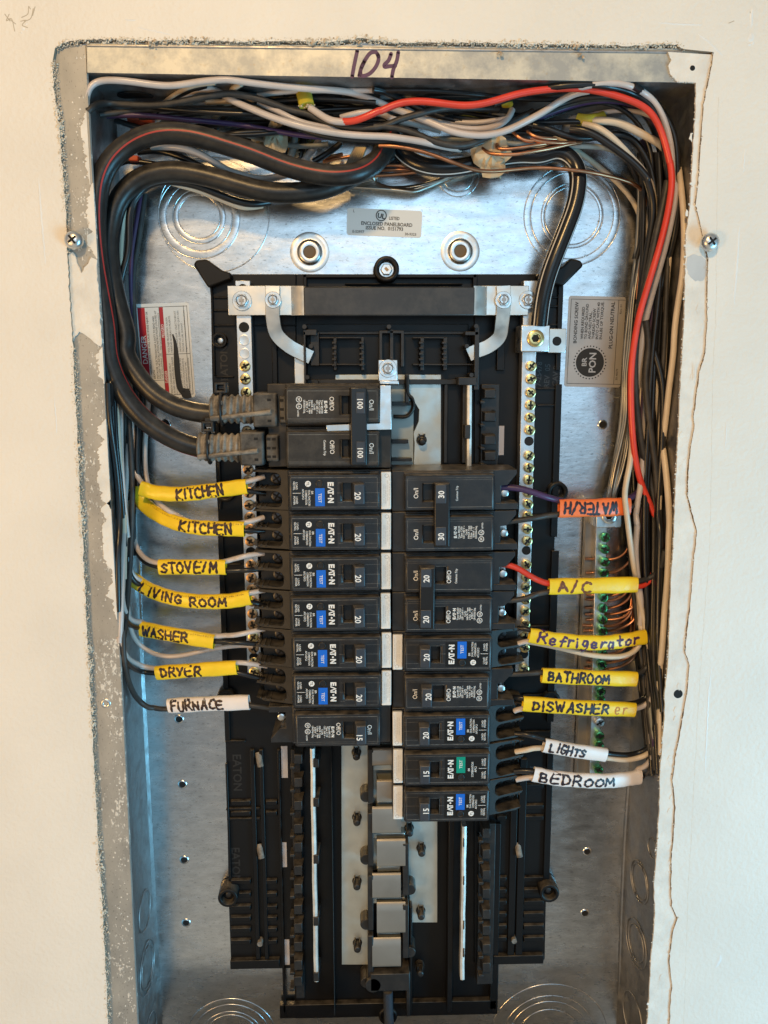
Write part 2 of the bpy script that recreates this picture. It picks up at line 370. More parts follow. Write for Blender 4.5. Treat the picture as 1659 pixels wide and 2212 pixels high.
tag(wall, 'painted wallboard round the electrical box with a torn plaster edge', 'wall', kind='structure')
n = len(IN); MB().add(IN+back, [(i+1, i, n+i, n+i+1) for i in range(n-1)]).build('cut_edge', MT['cutedge'], wall, smooth=40)
# crumbled plaster along the left and top edge of the cut-out
mb = MB(); mp_ = MB()
edge = dens(LEFT, 1.5, .6)+dens(TOP, 1.5, .7)
for k, (u, v) in enumerate(edge):
    if v > 2260 or (545 < v < 750 and u < 200): continue     # joint compound covers it there
    top = v < 125; x0_, z0_, h = A(u, v, HW)
    for q in range(3):
        off = rnd.triangular(-2.6, 2.6, -.2); lo = max(0, off+.3)    # lower where it lies farther into the opening
        x, z = (x0_+rnd.uniform(-.5, .5), z0_-off*.9-.2) if top else (x0_+off+.3, z0_+rnd.uniform(-.5, .5))
        big_ = .55+.45*math.sin(k*.045)*math.sin(k*.021+1)+.25*math.sin(k*.3)
        (mb if rnd.random() < .88 else mp_).blob(x, z, HW+rnd.uniform(-.3, .15)-lo*1.2, rnd.uniform(.35, .85)*max(.45, big_)*(1.0 if rnd.random() < .94 else 1.9), .5, seed=k*5+q)
mb.build('torn_plaster_edge', MT['plaster'], wall, smooth=0)
for (u, v) in ((775,88),(1245,100),(1255,120),(330,92),(445,86),(1080,115)):
    x, z, h = A(u, v, HW)
    for q in range(6): mp_.blob(x+rnd.uniform(-2, 2), z+rnd.uniform(-1.2, 1.2), HW+rnd.uniform(-1, .6), rnd.uniform(.5, 1.2), .6, seed=q+int(u))
mp_.build('torn_paper_edge', MT['paper'], wall, smooth=0)
# skim of joint compound over the right flange
MUD_R = [(u-1.2-1.5*abs(math.sin(v*.013+.4))+.5*math.sin(v*.11), v) for u, v in RIGHT[1:]]
MUD_L = [(1444,112),(1450,130),(1443,142),(1449,160),(1462,176),(1504,179),(1503,230),(1500,278),(1496,345),(1491,450),(1482,500),(1481,560),(1479,640),(1478,693),(1474,760),(1470,830),(1467,900),(1462,1004),(1458,1080),(1457,1130),(1452,1216),(1447,1313),(1444,1411),(1442,1440),(1436,1500),(1437,1530),(1431,1597),(1426,1666),(1424,1756),(1421,1800),(1417,1867),(1413,1909),(1415,1971),(1411,2027),(1406,2075),(1403,2145),(1398,2211),(1390,2330)]
HM = D+1.9
L = [A(u, v, HM) for u, v in dens(MUD_L, 8, .9)]; R_ = [A(u, v, HM) for u, v in dens(MUD_R, 9, .5)]
poly = [(p[0], p[1]) for p in L]+[(p[0], p[1]) for p in reversed(R_)]
poly = poly[:len(L)]+poly[len(L):]
top_r = A(1540, 118, HM); mb = MB(); mb.prism([(p[0], p[1]) for p in L]+[(p[0], p[1]) for p in reversed(R_)]+[(top_r[0], top_r[1])], D+.2, HM)
mud = mb.build('joint_compound', MT['mud'], wall, smooth=40)
mud['label'] = 'rough skim of joint compound cracked away from the paint'
mb = MB()                                                   # dark bed behind the crack
q0 = [A(u-6, v, D+.9) for u, v in RIGHT]; q1 = [A(u+6, v, D+.9) for u, v in RIGHT]; n = len(q0)
mb.add(q0+q1, [(i, i+1, n+i+1, n+i) for i in range(n-1)]); mb.build('crack_bed', MT['paper'], wall)
mb = MB()                                                   # hairline crack right of the skim
HL = [(1552,210),(1549,420),(1548,520),(1546,700),(1540,800),(1538,930),(1536,1060),(1532,1200),(1524,1300),(1516,1400),(1510,1500),(1502,1640),(1494,1800),(1487,1900),(1482,2060),(1476,2230)]
for (a, b), (c_, d_) in zip(HL[:-1], HL[1:]):
    pts = dens([(a, b), (c_, d_)], 12, 1.0); mb.sweep([A(u, v, HW) for u, v in pts], .10, .05, 4)
mb.build('hairline_crack', MT['plaster'], wall)
mb, mq = MB(), MB(); R_e = random.Random(31)               # crumbs, torn paper and paint flakes along the right-hand edges
for line, wd_, hh in ((MUD_L, .9, HM), (RIGHT, .8, HW)):
    for k, (u, v) in enumerate(dens(line, 2.2, 1.0)):
        if v > 2260 or R_e.random() < .45+.3*math.sin(v*.03): continue
        x, z, h = A(u, v, hh); r_ = R_e.uniform(.15, .5)*(2 if R_e.random() < .05 else 1)
        (mq if R_e.random() < .3 else mb).blob(x+R_e.uniform(-wd_, wd_)*.8, z+R_e.uniform(-.4, .4), hh-R_e.uniform(0, 1.0), r_, .5, seed=k)
mb.build('torn_plaster_edge', MT['mud'], mud, smooth=0); mq.build('torn_paper_edge', MT['paper'], mud, smooth=0)
mb = MB()
for k in range(34):
    u, v = R_e.choice(RIGHT); x, z, h = A(u+R_e.uniform(-22, 12), v+R_e.uniform(-40, 40), HM)
    mb.prism([(x+R_e.uniform(.6, 1.6)*math.cos(a), z+R_e.uniform(1.0, 3.6)*math.sin(a)) for a in [i*.9 for i in range(7)]], HM-.2, HM+R_e.uniform(.1, .3))
mb.build('paint_smear', MT['mud'], mud, smooth=25)
# peeled compound on the left flange
mb = MB()
pl = dens([(141,556),(158,545),(176,590),(198,556),(208,560),(213,640),(218,728),(219,748),(205,742),(190,728),(172,716),(158,735),(152,690),(147,640),(143,600)], 6, 2)
mb.prism([A(u, v, D+1.2)[:2] for u, v in pl], D+.1, lambda x, z: D+1.0+rnd.uniform(-.3, .3))
mb.build('peeled_compound', MT['mud'], wall, smooth=25)
# scrapes, chips, filled spots on the wall
mb = MB()
def chip(pts, w_):
    P = [A(u, v, HW) for u, v in dens(pts, 5, .7)]
    mb.sweep(P, w_, .22, 6, rfun=lambda t: max(.15, math.sin(math.pi*min(1, max(0, t)))**.4))
chip([(83,385),(86,440),(93,520),(98,570)], .7); chip([(1609,322),(1605,375)], .5); chip([(1606,346),(1606,372)], .45); chip([(1597,490),(1592,560),(1585,660)], .75)
chip([(1570,905),(1566,970)], .45); chip([(1502,785),(1501,826)], .35); chip([(1537,1440),(1530,1500),(1525,1610),(1523,1670)], .65); chip([(117,858),(122,935)], .4)
chip([(269,43),(295,43)], .6); chip([(295,59),(335,67),(375,76)], .45); chip([(1421,49),(1517,54)], .5); chip([(1508,73),(1535,95),(1562,121)], .6)
chip([(1546,2090),(1554,2075),(1556,2062)], 1.3); chip([(1625,18),(1622,60)], .9); chip([(1624,70),(1622,92)], 1.5)
for (u, v, r_) in ((50,62,1.4),(56,52,1.1),(46,70,1.0),(58,66,.8),(1622,85,2.0),(1626,92,1.4),(1619,96,1.2),(72,1545,.8),(78,1560,.7)):
    x, z, h = A(u, v, HW); mb.blob(x, z, h-.1, r_, .25, seed=int(u*7+v))
mb.build('paint_chip', MT['sticker'], wall, smooth=60)
mb = MB()
for pts in ([(10,30),(22,46),(18,40),(34,52)], [(20,30),(14,45),(24,40),(32,68)], [(46,38),(60,30),(62,14),(66,20)], [(52,46),(66,40),(72,18),(70,34),(76,14)], [(44,46),(56,44),(48,54),(60,60)], [(1574,50),(1586,45)], [(1620,25),(1624,35),(1620,42)]):
    mb.sweep(spline([A(u, v, HW+.04) for u, v in pts], 6), .22, .03, 4)
mb.build('pencil_scribble', M('pencil', (.44, .39, .31), .8), wall)
# ================================================================ steel enclosure
E_ = thing('electrical_box', 170, -300, 0, 'recessed galvanised steel electrical box with knockouts and torn plaster round it', 'electrical box')
XL, XR, ZT, ZB = 0.5, 354.5, -1.5, -720.0
FL = [A(u, v, D) for u, v in ((187,158),(197,350),(219,700),(237,1094),(257,1380),(275,1730),(297,2211),(303,2340))]
mb = MB(); mb.box(XL, XR, ZB, ZT, -2, 0); bp = mb.build('back_panel', MT['steel'], E_)
# side walls: from the fold at the back to the lip of each flange
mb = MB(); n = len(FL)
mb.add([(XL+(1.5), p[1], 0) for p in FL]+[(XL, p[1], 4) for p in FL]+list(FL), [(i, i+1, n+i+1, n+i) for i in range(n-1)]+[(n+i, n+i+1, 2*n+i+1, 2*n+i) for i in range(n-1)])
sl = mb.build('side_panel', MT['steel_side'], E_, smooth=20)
FR = [A(u, v, D) for u, v in ((1503,178),(1496,345),(1480,560),(1466,900),(1455,1200),(1441,1430),(1425,1730),(1400,2211),(1393,2340))]
FR = [(p[0]+2.2, p[1], D+.1) for p in FR]
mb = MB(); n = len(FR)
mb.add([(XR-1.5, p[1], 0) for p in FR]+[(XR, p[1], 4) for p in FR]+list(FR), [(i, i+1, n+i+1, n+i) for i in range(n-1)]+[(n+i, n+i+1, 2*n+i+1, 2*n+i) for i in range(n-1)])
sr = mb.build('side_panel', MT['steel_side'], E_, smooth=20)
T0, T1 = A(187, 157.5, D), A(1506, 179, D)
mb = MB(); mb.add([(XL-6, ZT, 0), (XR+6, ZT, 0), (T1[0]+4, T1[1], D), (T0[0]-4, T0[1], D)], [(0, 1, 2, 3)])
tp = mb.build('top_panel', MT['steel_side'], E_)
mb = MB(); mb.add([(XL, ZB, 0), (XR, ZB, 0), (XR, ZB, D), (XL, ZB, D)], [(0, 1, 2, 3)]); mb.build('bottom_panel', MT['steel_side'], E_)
# flanges
LO = [A(u-16, v, D) for u, v in ((140,110),(142,350),(160,700),(180,1094),(204,1380),(220,1730),(246,2211),(252,2340))]
LI = [A(u, v, D) for u, v in ((181,97),(197,350),(219,700),(237,1094),(257,1380),(275,1730),(297,2211),(303,2340))]
LI = [A(187, 97, D)]+list(FL); LO = [A(110, 97, D), A(110, 160, D)]+LO[1:]
LO = LO[:len(LI)]
mb = MB(); n = len(LI)
while len(LO) < n: LO.append(LO[-1])
mb.add(LO+LI+[(p[0]+.6, p[1], D-1.2) for p in LI], [(i, i+1, n+i+1, n+i) for i in range(n-1)]+[(n+i, n+i+1, 2*n+i+1, 2*n+i) for i in range(n-1)])
lf = mb.build('side_flange', MT['flange'], E_)
t = [A(188.5, 93, D), A(1508, 106, D), A(1506, 179, D), A(189, 157.5, D)]
t2 = [A(189, 95, D), A(700, 100, D), A(1510, 110, D)]
mb = MB(); mb.add([(p[0], p[1], D+.5) for p in t]+[(t[3][0], t[3][1], D-1.5), (t[2][0], t[2][1], D-1.5), (t[0][0], t[0][1], D-2), (t[3][0], t[3][1], D-2)], [(0, 1, 2, 3), (3, 2, 5, 4), (0, 3, 7, 6)])
tf = mb.build('top_flange', MT['topflange'], E_)
mb = MB(); a, b = A(188, 98, D+.7), A(1475, 113, D+.7)
mb.sweep([a, b], .8, .5, 8); mb.build('flange_lip', MT['steel_side'], E_)
p0 = A(1497, 104, D); mb = MB(); mb.add([A(1506, 100, D-.1), A(1560, 100, D-.1), A(1545, 300, D-.3), A(1506, 300, D-.3)], [(0, 1, 2, 3)]); mb.build('side_flange', MT['flange'], E_)
mb = MB()
for i in range(len(FR)-1): mb.add([FR[i], FR[i+1], (FR[i+1][0]+22, FR[i+1][1], D+.1), (FR[i][0]+22, FR[i][1], D+.1)], [(0, 1, 2, 3)])
mb.build('side_flange', MT['flange'], E_)
def smear(v0, v1, base, depth, seed, step=3.0):      # ragged film of paint creeping over the flange from its inner lip
    R = random.Random(seed); top = []; v = v0; lipu = lambda v: 187+(275-187)*(v-158)/(1730-158)+2
    w_ = depth
    while v < v1:
        w_ = min(depth*1.5, max(depth*.25, w_+R.uniform(-5, 5))); top.append((lipu(v)-base-w_*min(1, (v-v0)/18, (v1-v)/18), v)); v += step*R.uniform(.5, 1.4)
    pts = [A(u, v, D+.25)[:2] for u, v in top]; inn = [A(lipu(v)-base+1.2, v, D+.25)[:2] for u, v in top]
    vs = [(x, z, D+.28) for x, z in pts]+[(x, z, D+.28) for x, z in inn]+[(x-.15, z, D+.02) for x, z in pts]; n = len(pts)
    MB().add(vs, [(i, i+1, n+i+1, n+i) for i in range(n-1)]+[(2*n+i, 2*n+i+1, i+1, i) for i in range(n-1)]).build('paint_smear', MT['mud'], lf, smooth=25)
smear(905, 1100, 3, 17, 1); smear(1080, 1340, 3, 14, 2); smear(240, 400, 8, 9, 4); smear(750, 830, 2, 10, 5); smear(395, 560, 2, 13, 6)
mb = MB(); R_s = random.Random(4)
for k in range(230):
    v = R_s.uniform(200, 2180); lip = 187+(275-187)*(v-158)/(1730-158); u = lip-R_s.triangular(4, 48, 20); x, z, h = A(u, v, D)
    if 545 < v < 760: continue
    mb.blob(x, z, D+.05, R_s.uniform(.22, .6), .18, seed=k)
mb.build('paint_spatter', MT['mud'], lf, smooth=50)
MB().ub(184.5, 98, 188.2, 160, D-.2, D+.3).build('corner_gap', MT['hole'], E_)
# ridge along the folds
P = spline([A(u, v, .6) for u, v in ((300,1180),(305,1400),(316,1728),(343,2211),(350,2340))])
MB().sweep(P, 1.4, 1.0, 8).build('fold_ridge', MT['steel'], sl)
P = spline([A(u, v, .8) for u, v in ((1392,1400),(1374,1560),(1356,1728),(1344,1960),(1337,2211),(1334,2340))]); MB().sweep(P, 1.3, 1.0, 8).build('fold_ridge', MT['steel_side'], sr)
# concentric knockouts (raised rings with bridges)
def knockout(u, v, radii, parent, m=MT['steel'], nm='knockout'):
    x, z, h = A(u, v, 0); mb = MB()
    for i, r in enumerate(radii):
        mb.ring(x, z, [(r+.42, .02), (r+.22, .2), (r, .26), (r-.2, .18), (r-.34, .02)], 64)
        for k in range(4):
            a = math.radians(40+90*k+i*13); mb.blob(x+r*math.cos(a), z+r*math.sin(a), .15, .75, .4, seed=i*4+k)
        if i % 2 == 0 and i+1 < len(radii): mb.ring(x, z, [(r-.3, .03), (r-.9, .10), (radii[i+1]+1.0, .10), (radii[i+1]+.4, .03)], 64)
    return mb.build(nm, m, parent, smooth=50)
knockout(430, 468, (26.5, 21.5, 17.0, 13.6), bp); knockout(1236, 466, (32, 27.5, 20.5, 18.2), bp); knockout(990, 378, (13.5, 10), bp)
knockout(500, 2245, (35, 30, 24, 21), bp); knockout(1185, 2240, (46, 36, 31, 24), bp)
knockout(462, 465, (36, ), bp)
# dimpled mounting holes
for (u, v) in ((669, 545), (994, 543)):
    x, z, h = A(u, v, 0); mb = MB()
    mb.ring(x, z, [(13, .02), (12, .25), (10.2, .3), (8.6, -.0), (8.0, .15), (7.4, 1.3), (6.6, 1.75), (5.4, 1.8), (4.3, 1.7), (4.0, .6)], 48)
    d_ = mb.build('mounting_dimple', MT['zinc'], bp, smooth=60)
    MB().cyl(x, z, 4.05, .3, .7, 32).build('hole', M('hole_wood', (.14, .10, .06), .8), d_)
for (u, v) in ((359,915),(387,1553),(394,1694),(398,1857),(402,1993),(1301,917),(1268,1839),(1263,1972)):
    x, z, h = A(u, v, 0); mb = MB()
    mb.ring(x, z, [(3.4, .02), (2.9, .5), (2.4, .6), (2.2, .1)], 28); r_ = mb.build('punched_hole', MT['steel'], bp, smooth=60)
    MB().cyl(x, z, 2.25, .05, .2, 24).build('hole', MT['hole'], r_)
# knockouts in the side walls (in the wall's plane)
def wallx(E, xb, z, h):
    for p, q in zip(E[:-1], E[1:]):
        if q[1] <= z <= p[1]: return xb+(p[0]+(q[0]-p[0])*(z-p[1])/(q[1]-p[1])-xb)*h/D
    return xb+(E[-1][0]-xb)*h/D
def sideko(u, v, h, radii, parent, E, xb, sgn):
    z = A(u, v, h)[1]; o = MB()
    for q in radii:
        P = []
        for a in range(0, 361, 12):
            zz, hh = z+q*math.cos(math.radians(a)), h+q*.95*math.sin(math.radians(a)); P.append((wallx(E, xb, zz, hh)+sgn*.1, zz, hh))
        o.sweep(P, .45, .40, 6, caps=False)
    o.build('knockout', MT['steel_side'], parent, smooth=60)
for v, r in ((1968, (14.2,)), (2090, (18.5, 14.5)), (2235, (15,))): sideko(305, v, 27, r, sl, FL, XL+1, 1)
for v, r in ((1905, (15, 12.6)), (2038, (17.5, 13))): sideko(1374, v, 25, r, sr, FR, XR-1, -1)
for v, r in ((1832, (7,)), (2195, (17,))): sideko(1400, v, 42 if v < 2000 else 25, r, sr, FR, XR-1, -1)
# knockout hole and rings in the top wall, cable clamps
def topko(u, v, h, r, m, nm, dz=0):
    p = A(u, v, h); o = MB()
    pts = [(p[0]+r*math.cos(math.radians(a)), p[1]+dz, p[2]+.6*r*math.sin(math.radians(a))) for a in range(0, 360, 15)]
    o.add(pts+[(q[0], q[1]+.8, q[2]) for q in pts], [tuple(range(24)), tuple(range(24, 48))]+[(i, (i+1) % 24, (i+1) % 24+24, i+24) for i in range(24)])
    return o.build(nm, m, tp)
topko(292, 208, 24, 11, MT['hole'], 'open_knockout'); topko(1010, 236, 20, 14, MT['hole'], 'open_knockout'); topko(1110, 255, 14, 13, MT['hole'], 'open_knockout')
# marker number on the top flange
def ribbon(mb, pts, wd, h=None, n=6):
    P = spline(pts, n); vs = []; L_ = len(P)
    for i, p in enumerate(P):
        t = (P[min(i+1, L_-1)]-P[max(i-1, 0)]); t.z = 0; t.normalize(); a = Vector((-t.y, t.x, 0))*wd
        vs += [tuple(p+a), tuple(p-a)]
    mb.add(vs, [(2*i, 2*i+1, 2*i+3, 2*i+2) for i in range(L_-1)])
    for e in (P[0], P[-1]):
        k = len(mb.v); mb.v += [(e.x+wd*math.cos(a), e.y+wd*math.sin(a), e.z) for a in [i*math.pi/4 for i in range(8)]]; mb.f.append(tuple(range(k, k+8)))
mb = MB()
for st in ("B 730,315;718,370;706,430;698,476", "B 862,350;845,325;812,330;775,380;750,440;756,470;800,462;842,420;862,370;858,340", "B 742,472;752,430;775,380", "B 940,335;925,375;898,405;900,415;930,412;966,410", "B 985,325;975,380;955,430;945,480"):
    ribbon(mb, [(p[0], p[1], D+.58) for p in path(st, D+.58)], 1.1)
mb.build('marker_number', MT['purplemarker'], tf)
# screws and holes of the flanges
def pan_screw(u, v, h, label, r=5.5):
    x, z, _ = A(u, v, h); root = thing('panel_screw', x, z, h, label, 'screw', 'cover screws in the side flanges')
    mb = MB(); mb.cyl(x, z, 2.6, h-9, h, 16); mb.build('shank', MT['zinc'], root)
    mb = MB(); mb.cyl(x, z, r, h-.6, h+.8, 32, r*.98, dome=3.4); hd = mb.build('head', MT['zinc'], root, smooth=50)
    mb = MB()
    for a in (38, 128):
        c_, s_ = math.cos(math.radians(a)), math.sin(math.radians(a)); q = [(-2.8, -.6), (2.8, -.6), (2.8, .6), (-2.8, .6)]
        mb.prism([(x+i*c_-j*s_, z+i*s_+j*c_) for i, j in q], h+3.2, h+4.24+(.02 if a > 90 else 0))
    mb.build('cross_slot', MT['hole'], hd)
pan_screw(160, 519, D+5, 'domed cross-slot screw in the paint-spattered left flange')
pan_screw(1533, 523, D+7, 'domed cross-slot screw standing out of the smooth white wall edge')
x, z, h = A(1503, 558, D+2.0)
mb = MB(); pts = [A(u, v, HW+.05)[:2] for u, v in dens([(1487,556),(1500,548),(1516,552),(1530,565),(1532,590),(1520,606),(1500,606),(1488,590),(1484,570)], 5, 1.5)]
mb.prism(pts, D+1, HM+.12); mb.build('screw_shadow', M('blue_grey_shadow', (.50, .52, .53), .6, var=.1), wall, smooth=40)  # cast shadow of the right-hand screw, painted on as a blue-grey slab
for (u, v, rr) in ((1465, 1499, 3.0), (1496, 147, 1.5)):
    x, z, h = A(u, v, HM+.04); MB().cyl(x, z, rr, HM-.5, HM+.06, 20).build('hole', MT['hole'], mud)
x, z, h = A(228, 1520, D+.3); MB().ring(x, z, [(3.2, D+.02), (2.6, D+.5), (1.9, D+.5), (1.4, D+.1)], 24).build('rivet', MT['zinc'], lf, smooth=60)
# ---------------------------------------------------------------- stickers in the box
def sticker(name, u0, v0, u1, v1, mt, label, h=.25, rot=0):
    a, b = A(u0, v0, h), A(u1, v1, h); cx, cz = (a[0]+b[0])/2, (a[1]+b[1])/2; hw, hh = abs(b[0]-a[0])/2, abs(b[1]-a[1])/2
    r = 1.8; pts = []
    for sx, sz, a0 in ((1, 1, 0), (-1, 1, 90), (-1, -1, 180), (1, -1, 270)):
        for k in range(5): t = math.radians(a0+k*22.5); pts.append((sx*(hw-r)+r*math.cos(t), sz*(hh-r)+r*math.sin(t)))
    c_, s_ = math.cos(math.radians(rot)), math.sin(math.radians(rot)); f = lambda p, q: (cx+p*c_-q*s_, cz+p*s_+q*c_)
    o = MB().prism([f(*p) for p in pts], 0.02, h).build(name, mt, bp); o['label'] = label
    return o, f, hw, hh, cx, cz
st, f, hw, hh, cx, cz = sticker('listing_sticker', 749, 452, 911, 511, MT['silversticker'] if 0 else M('grey_sticker', (.63, .64, .63), .4), 'grey paper sticker printed ENCLOSED PANELBOARD', rot=-2.2)
mb = MB(); H_ = .32
def tx(s, px, py, size, rot=0, bold=0.0, **k):
    q = f(px, py); mb.text(s, q[0], q[1], H_, size, rot-2.2, bold, **k)
q = f(-2.2, 4.6); mb.ring(q[0], q[1], [(3.0, H_), (3.6, H_)], 28)
tx('UL', -2.2, 4.4, 3.0, -10, .05); tx('LISTED', 6.4, 3.2, 2.1, 0, .03, sx=.8); tx('ENCLOSED PANELBOARD', 1.6, -.6, 2.3, 0, .03, sx=.92); tx('ISSUE NO.  0151793', .2, -3.4, 2.3, 0, .03, sx=.92)
tx('E-52977', -17, -6.1, 1.7, 0, .02); tx('30-9323', 17.5, -6.4, 1.7, 0, .02); tx('L', -20.2, 6.8, 1.8)
mb.build('printing', MT['print'], st)
# DANGER sticker (reads upwards)
st, f, hw, hh, cx, cz = sticker('danger_sticker', 292, 655, 419, 860, MT['sticker'], 'white warning sticker with red DANGER bar', rot=2.0)
RO = 92.0
mr_, mk, mw = MB(), MB(), MB()
def rect(mb, x0, x1, y0, y1, h=.30): mb.add([(*f(x0, y0), h), (*f(x1, y0), h), (*f(x1, y1), h), (*f(x0, y1), h)], [(0, 1, 2, 3)])
rect(mr_, -hw+2.2, -hw+7.0, -hh+3, hh-2.6); rect(mr_, -hw+16.6, -hw+19.0, -hh+3, hh-2.6)
for a in (hw-1.6, hw-3.8): rect(mk, a, a+.3, -hh+2, hh-2, .31)
rect(mk, -hw+2, hw-1.5, hh-2.5, hh-2.2, .31); rect(mk, -hw+2, hw-1.5, -hh+2.0, -hh+2.3, .31); rect(mk, -hw+19.0, hw-1.6, -2.3, -2.0, .31); rect(mk, -hw+2, -hw+16.6, -hh+12, -hh+12.3, .31); rect(mk, -hw+16.3, -hw+16.6, -hh+2, hh-2.2, .31)
def vt(mb, s, x, y0, y1, size, bold=0.0, h=.33):
    q = f(x, (y0+y1)/2); vs, _f = text2d(s, bold); wd = max(a for a, b in vs)-min(a for a, b in vs)
    mb.text(s, q[0], q[1], h, size, RO, bold, sx=(y1-y0)/(wd*size))
vt(mw, 'DANGER', -hw+4.6, -8, 10.5, 3.4, .01); vt(mw, 'PELIGRO', -hw+17.8, 9, 17.5, 1.9, .01); vt(mw, 'DANGER', -hw+17.8, -21, -13, 1.9, .01)
vt(mk, 'HAZARDOUS VOLTAGE WILL CAUSE SEVERE INJURY OR', -hw+8.0, -15, 26, 1.35, .01); vt(mk, 'DEATH.', -hw+10.0, -18, -12, 1.35, .01)
vt(mk, 'INSTALLER / ELECTRICIAN HAS A DUTY TO READ AND', -hw+12.1, -18, 23, 1.3, .01); vt(mk, 'FOLLOW THE INSTALLATION INSTRUCTIONS LOCATED AT', -hw+13.8, -18, 26.5, 1.3, .01); vt(mk, 'THE FOLLOWING URL - http://www.eaton.com/instructions', -hw+15.4, -18, 25, 1.1)
for k, (s, y1) in enumerate((('VOLTAJE PELIGROSO. CAUSA', 22), ('HERIDAS SEVERAS O MUERTE.', 23), ('', 0), ("L'INSTALLATEUR / L'ELECTICIEN ET", 26), ('TROUVE LES DIRECTIVES QUE L\'ON', 26), ("TROUVE A L'URL SUIVANT -", 19), ('http://www.eaton.com/instructions', 26))):
    if s: vt(mk, s, -hw+20.8+k*1.95, -1, y1, 1.2)
for k, (s, y1) in enumerate((('TENSION DANGEREUSE PEUT', -8), ('CAUSER DES BLESSURES GRAVES', -4), ('OU LA MORT.', -20), ('EL INSTALADOR / ELECTRICISTA TIENE', -3), ('EL DEBER DE LEER Y SEGUIR LAS', -5), ('INSTRUCCION LOCALIZADAS EN EL', -5), ('SIGUIENTE HIPERVINCULO "URL"', -7), ('http://www.eaton.com/instructions', -5))):
    vt(mk, s, -hw+20.8+k*1.75, -29, y1, 1.2)
mr_.build('red_bar', MT['red'], st); mk.build('printing', MT['print'], st); mw.build('white_lettering', MT['ink'], st)
mb = MB(); pk = [A(u, v, .36) for u, v in ((373,722),(378,740),(381,770),(383,800),(386,825),(391,842),(402,852),(412,850))]
P = spline(pk, 6); mb.sweep(P, 1.5, .04, 6, rfun=lambda t: .3+1.0*min(1, t*3)+(.5 if t > .8 else 0)); mb.blob(*A(405, 846, .36)[:2], .38, 2.3, .03, 3); mb.blob(*A(398, 843, .36)[:2], .38, 2.2, .03, 9); mb.build('ink_smear', MT['print'], st)
# bonding sticker
st, f, hw, hh, cx, cz = sticker('bonding_sticker', 1227, 640, 1342, 836, MT['silversticker'], 'silver sticker with black PON disc about the bonding screw', rot=-1.2)
RO = 88.8
mk, mw = MB(), MB()
for a, b, c_, d_ in ((-hw+1.6, -hw+1.9, -hh+2, hh-2), (-hw+1.6, hw, hh-2.3, hh-2.0), (-hw+1.6, hw, -hh+2, -hh+2.3), (hw-4.9, hw-4.6, -hh+2, hh-2)): rect(mk, a, b, c_, d_, .31)
q = f(-2.6, -hh+16.5); mk.ring(q[0], q[1], [(.01, .31), (9.6, .31)], 40)
for k in range(32):
    a = k*math.pi/16; mk.add([(q[0]+10.9*math.cos(a)+.52*math.cos(b), q[1]+10.9*math.sin(a)+.52*math.sin(b), .31) for b in [i*math.pi/4 for i in range(8)]], [tuple(range(8))])
vt(mw, 'BR', -6.6, -hh+13.8, -hh+19.6, 3.4, .02); vt(mw, 'PON', -1.0, -hh+9.8, -hh+23, 4.8, .03)
vt(mk, 'BONDING SCREW', -hw+5.6, -hh+29, hh-4, 2.3, .03)
for k, (s, y1) in enumerate((('WHEN REQUIRED', hh-7), ('TO BOND GROUND', hh-5), ('AND NEUTRAL,', hh-10), ('THREAD SCREW', hh-8), ('INTO CASE WITH 40', hh-4), ('IN-LBS OF TORQUE.', hh-3.5))):
    vt(mk, s, -hw+10.2+k*2.55, -hh+32, y1, 1.9, .03)
vt(mk, 'PLUG-ON NEUTRAL', hw-8.6, -hh+26, hh-3.5, 2.5, .03); vt(mk, 'Rev. 01', hw-3.1, hh-11, hh-5, 1.5); vt(mk, '30-48270', hw-3.1, -hh+5, -hh+12.5, 1.5)
mk.build('printing', MT['print'], st); mw.build('white_lettering', MT['silversticker'], st)
# ================================================================ black interior base with the bus
B_ = thing('breaker_base', 170, -300, 0, 'black moulded breaker base with ribbed sides and grey bus stabs down its middle', 'breaker base')
def XZ(u, v, h): return A(u, v, h)[:2]
def rib(mb, u0, v0, u1, v1, h0, h1, t=0): mb.ub(u0, v0, u1, v1, h0, h1, t, t)
lp = MB()     # left wing
lp.prism([XZ(*p, 5) for p in ((450,592),(640,592),(640,2092),(508,2094),(499,2084),(494,1950),(489,1666),(480,1389),(471,1120),(466,1021),(458,815),(455,640))], 1.0, 5)
o = lp.build('side_plate', MT['base'], B_, bevel=.6)
mb = MB()
for u0, u1, v in ((461,640,640),(461,640,668),(461,640,700),(466,505,812),(469,520,985),(476,520,1218),(482,530,1386),(486,530,1600),(488,562,1746),(490,562,1768)):
    rib(mb, u0, v, u1, v+4, 5, 7)
for k, v in enumerate((1735,1758,1906,1934,1962,1986,2010,2036)):
    rib(mb, 497, v-6, 543, v+6, 5, 7.5, .7); rib(mb, 572, v-6, 600, v+6, 5, 7.5, .7)
for (u, v0, v1) in ((458,600,812),(470,830,1100),(482,1150,1600),(491,1650,1900),(549,1620,2075),(568,1620,2075)):
    rib(mb, u, v0, u+4, v1, 5, 8)
rib(mb, 497, 2076, 604, 2092, 3, 9)
mb.build('rib', MT['base'], o, bevel=.4)
mb = MB()                                         # raised maker's lettering moulded in the same plastic
MT['relief'] = M('moulded_relief', (.009, .009, .0095), .5)
for (u, v, sz, rt) in ((513, 1670, 6.2, -90), (510, 1870, 6.2, -90), (483, 785, 5, 90)):
    mb = MB(); x, z = XZ(u, v, 6); mb.text('EATON', x, z, 5.25, sz, rt, .03); mb.build('moulded_lettering', MT['relief'], o)
rp = MB()     # right wing
rp.prism([XZ(*p, 5) for p in ((1024,592),(1218,592),(1217,640),(1211,790),(1207,900),(1198,1182),(1191,1562),(1186,1728),(1179,1971),(1177,2072),(1168,2082),(1024,2082))], 1.0, 5)
o = rp.build('side_plate', MT['base'], B_, bevel=.6)
mb = MB()
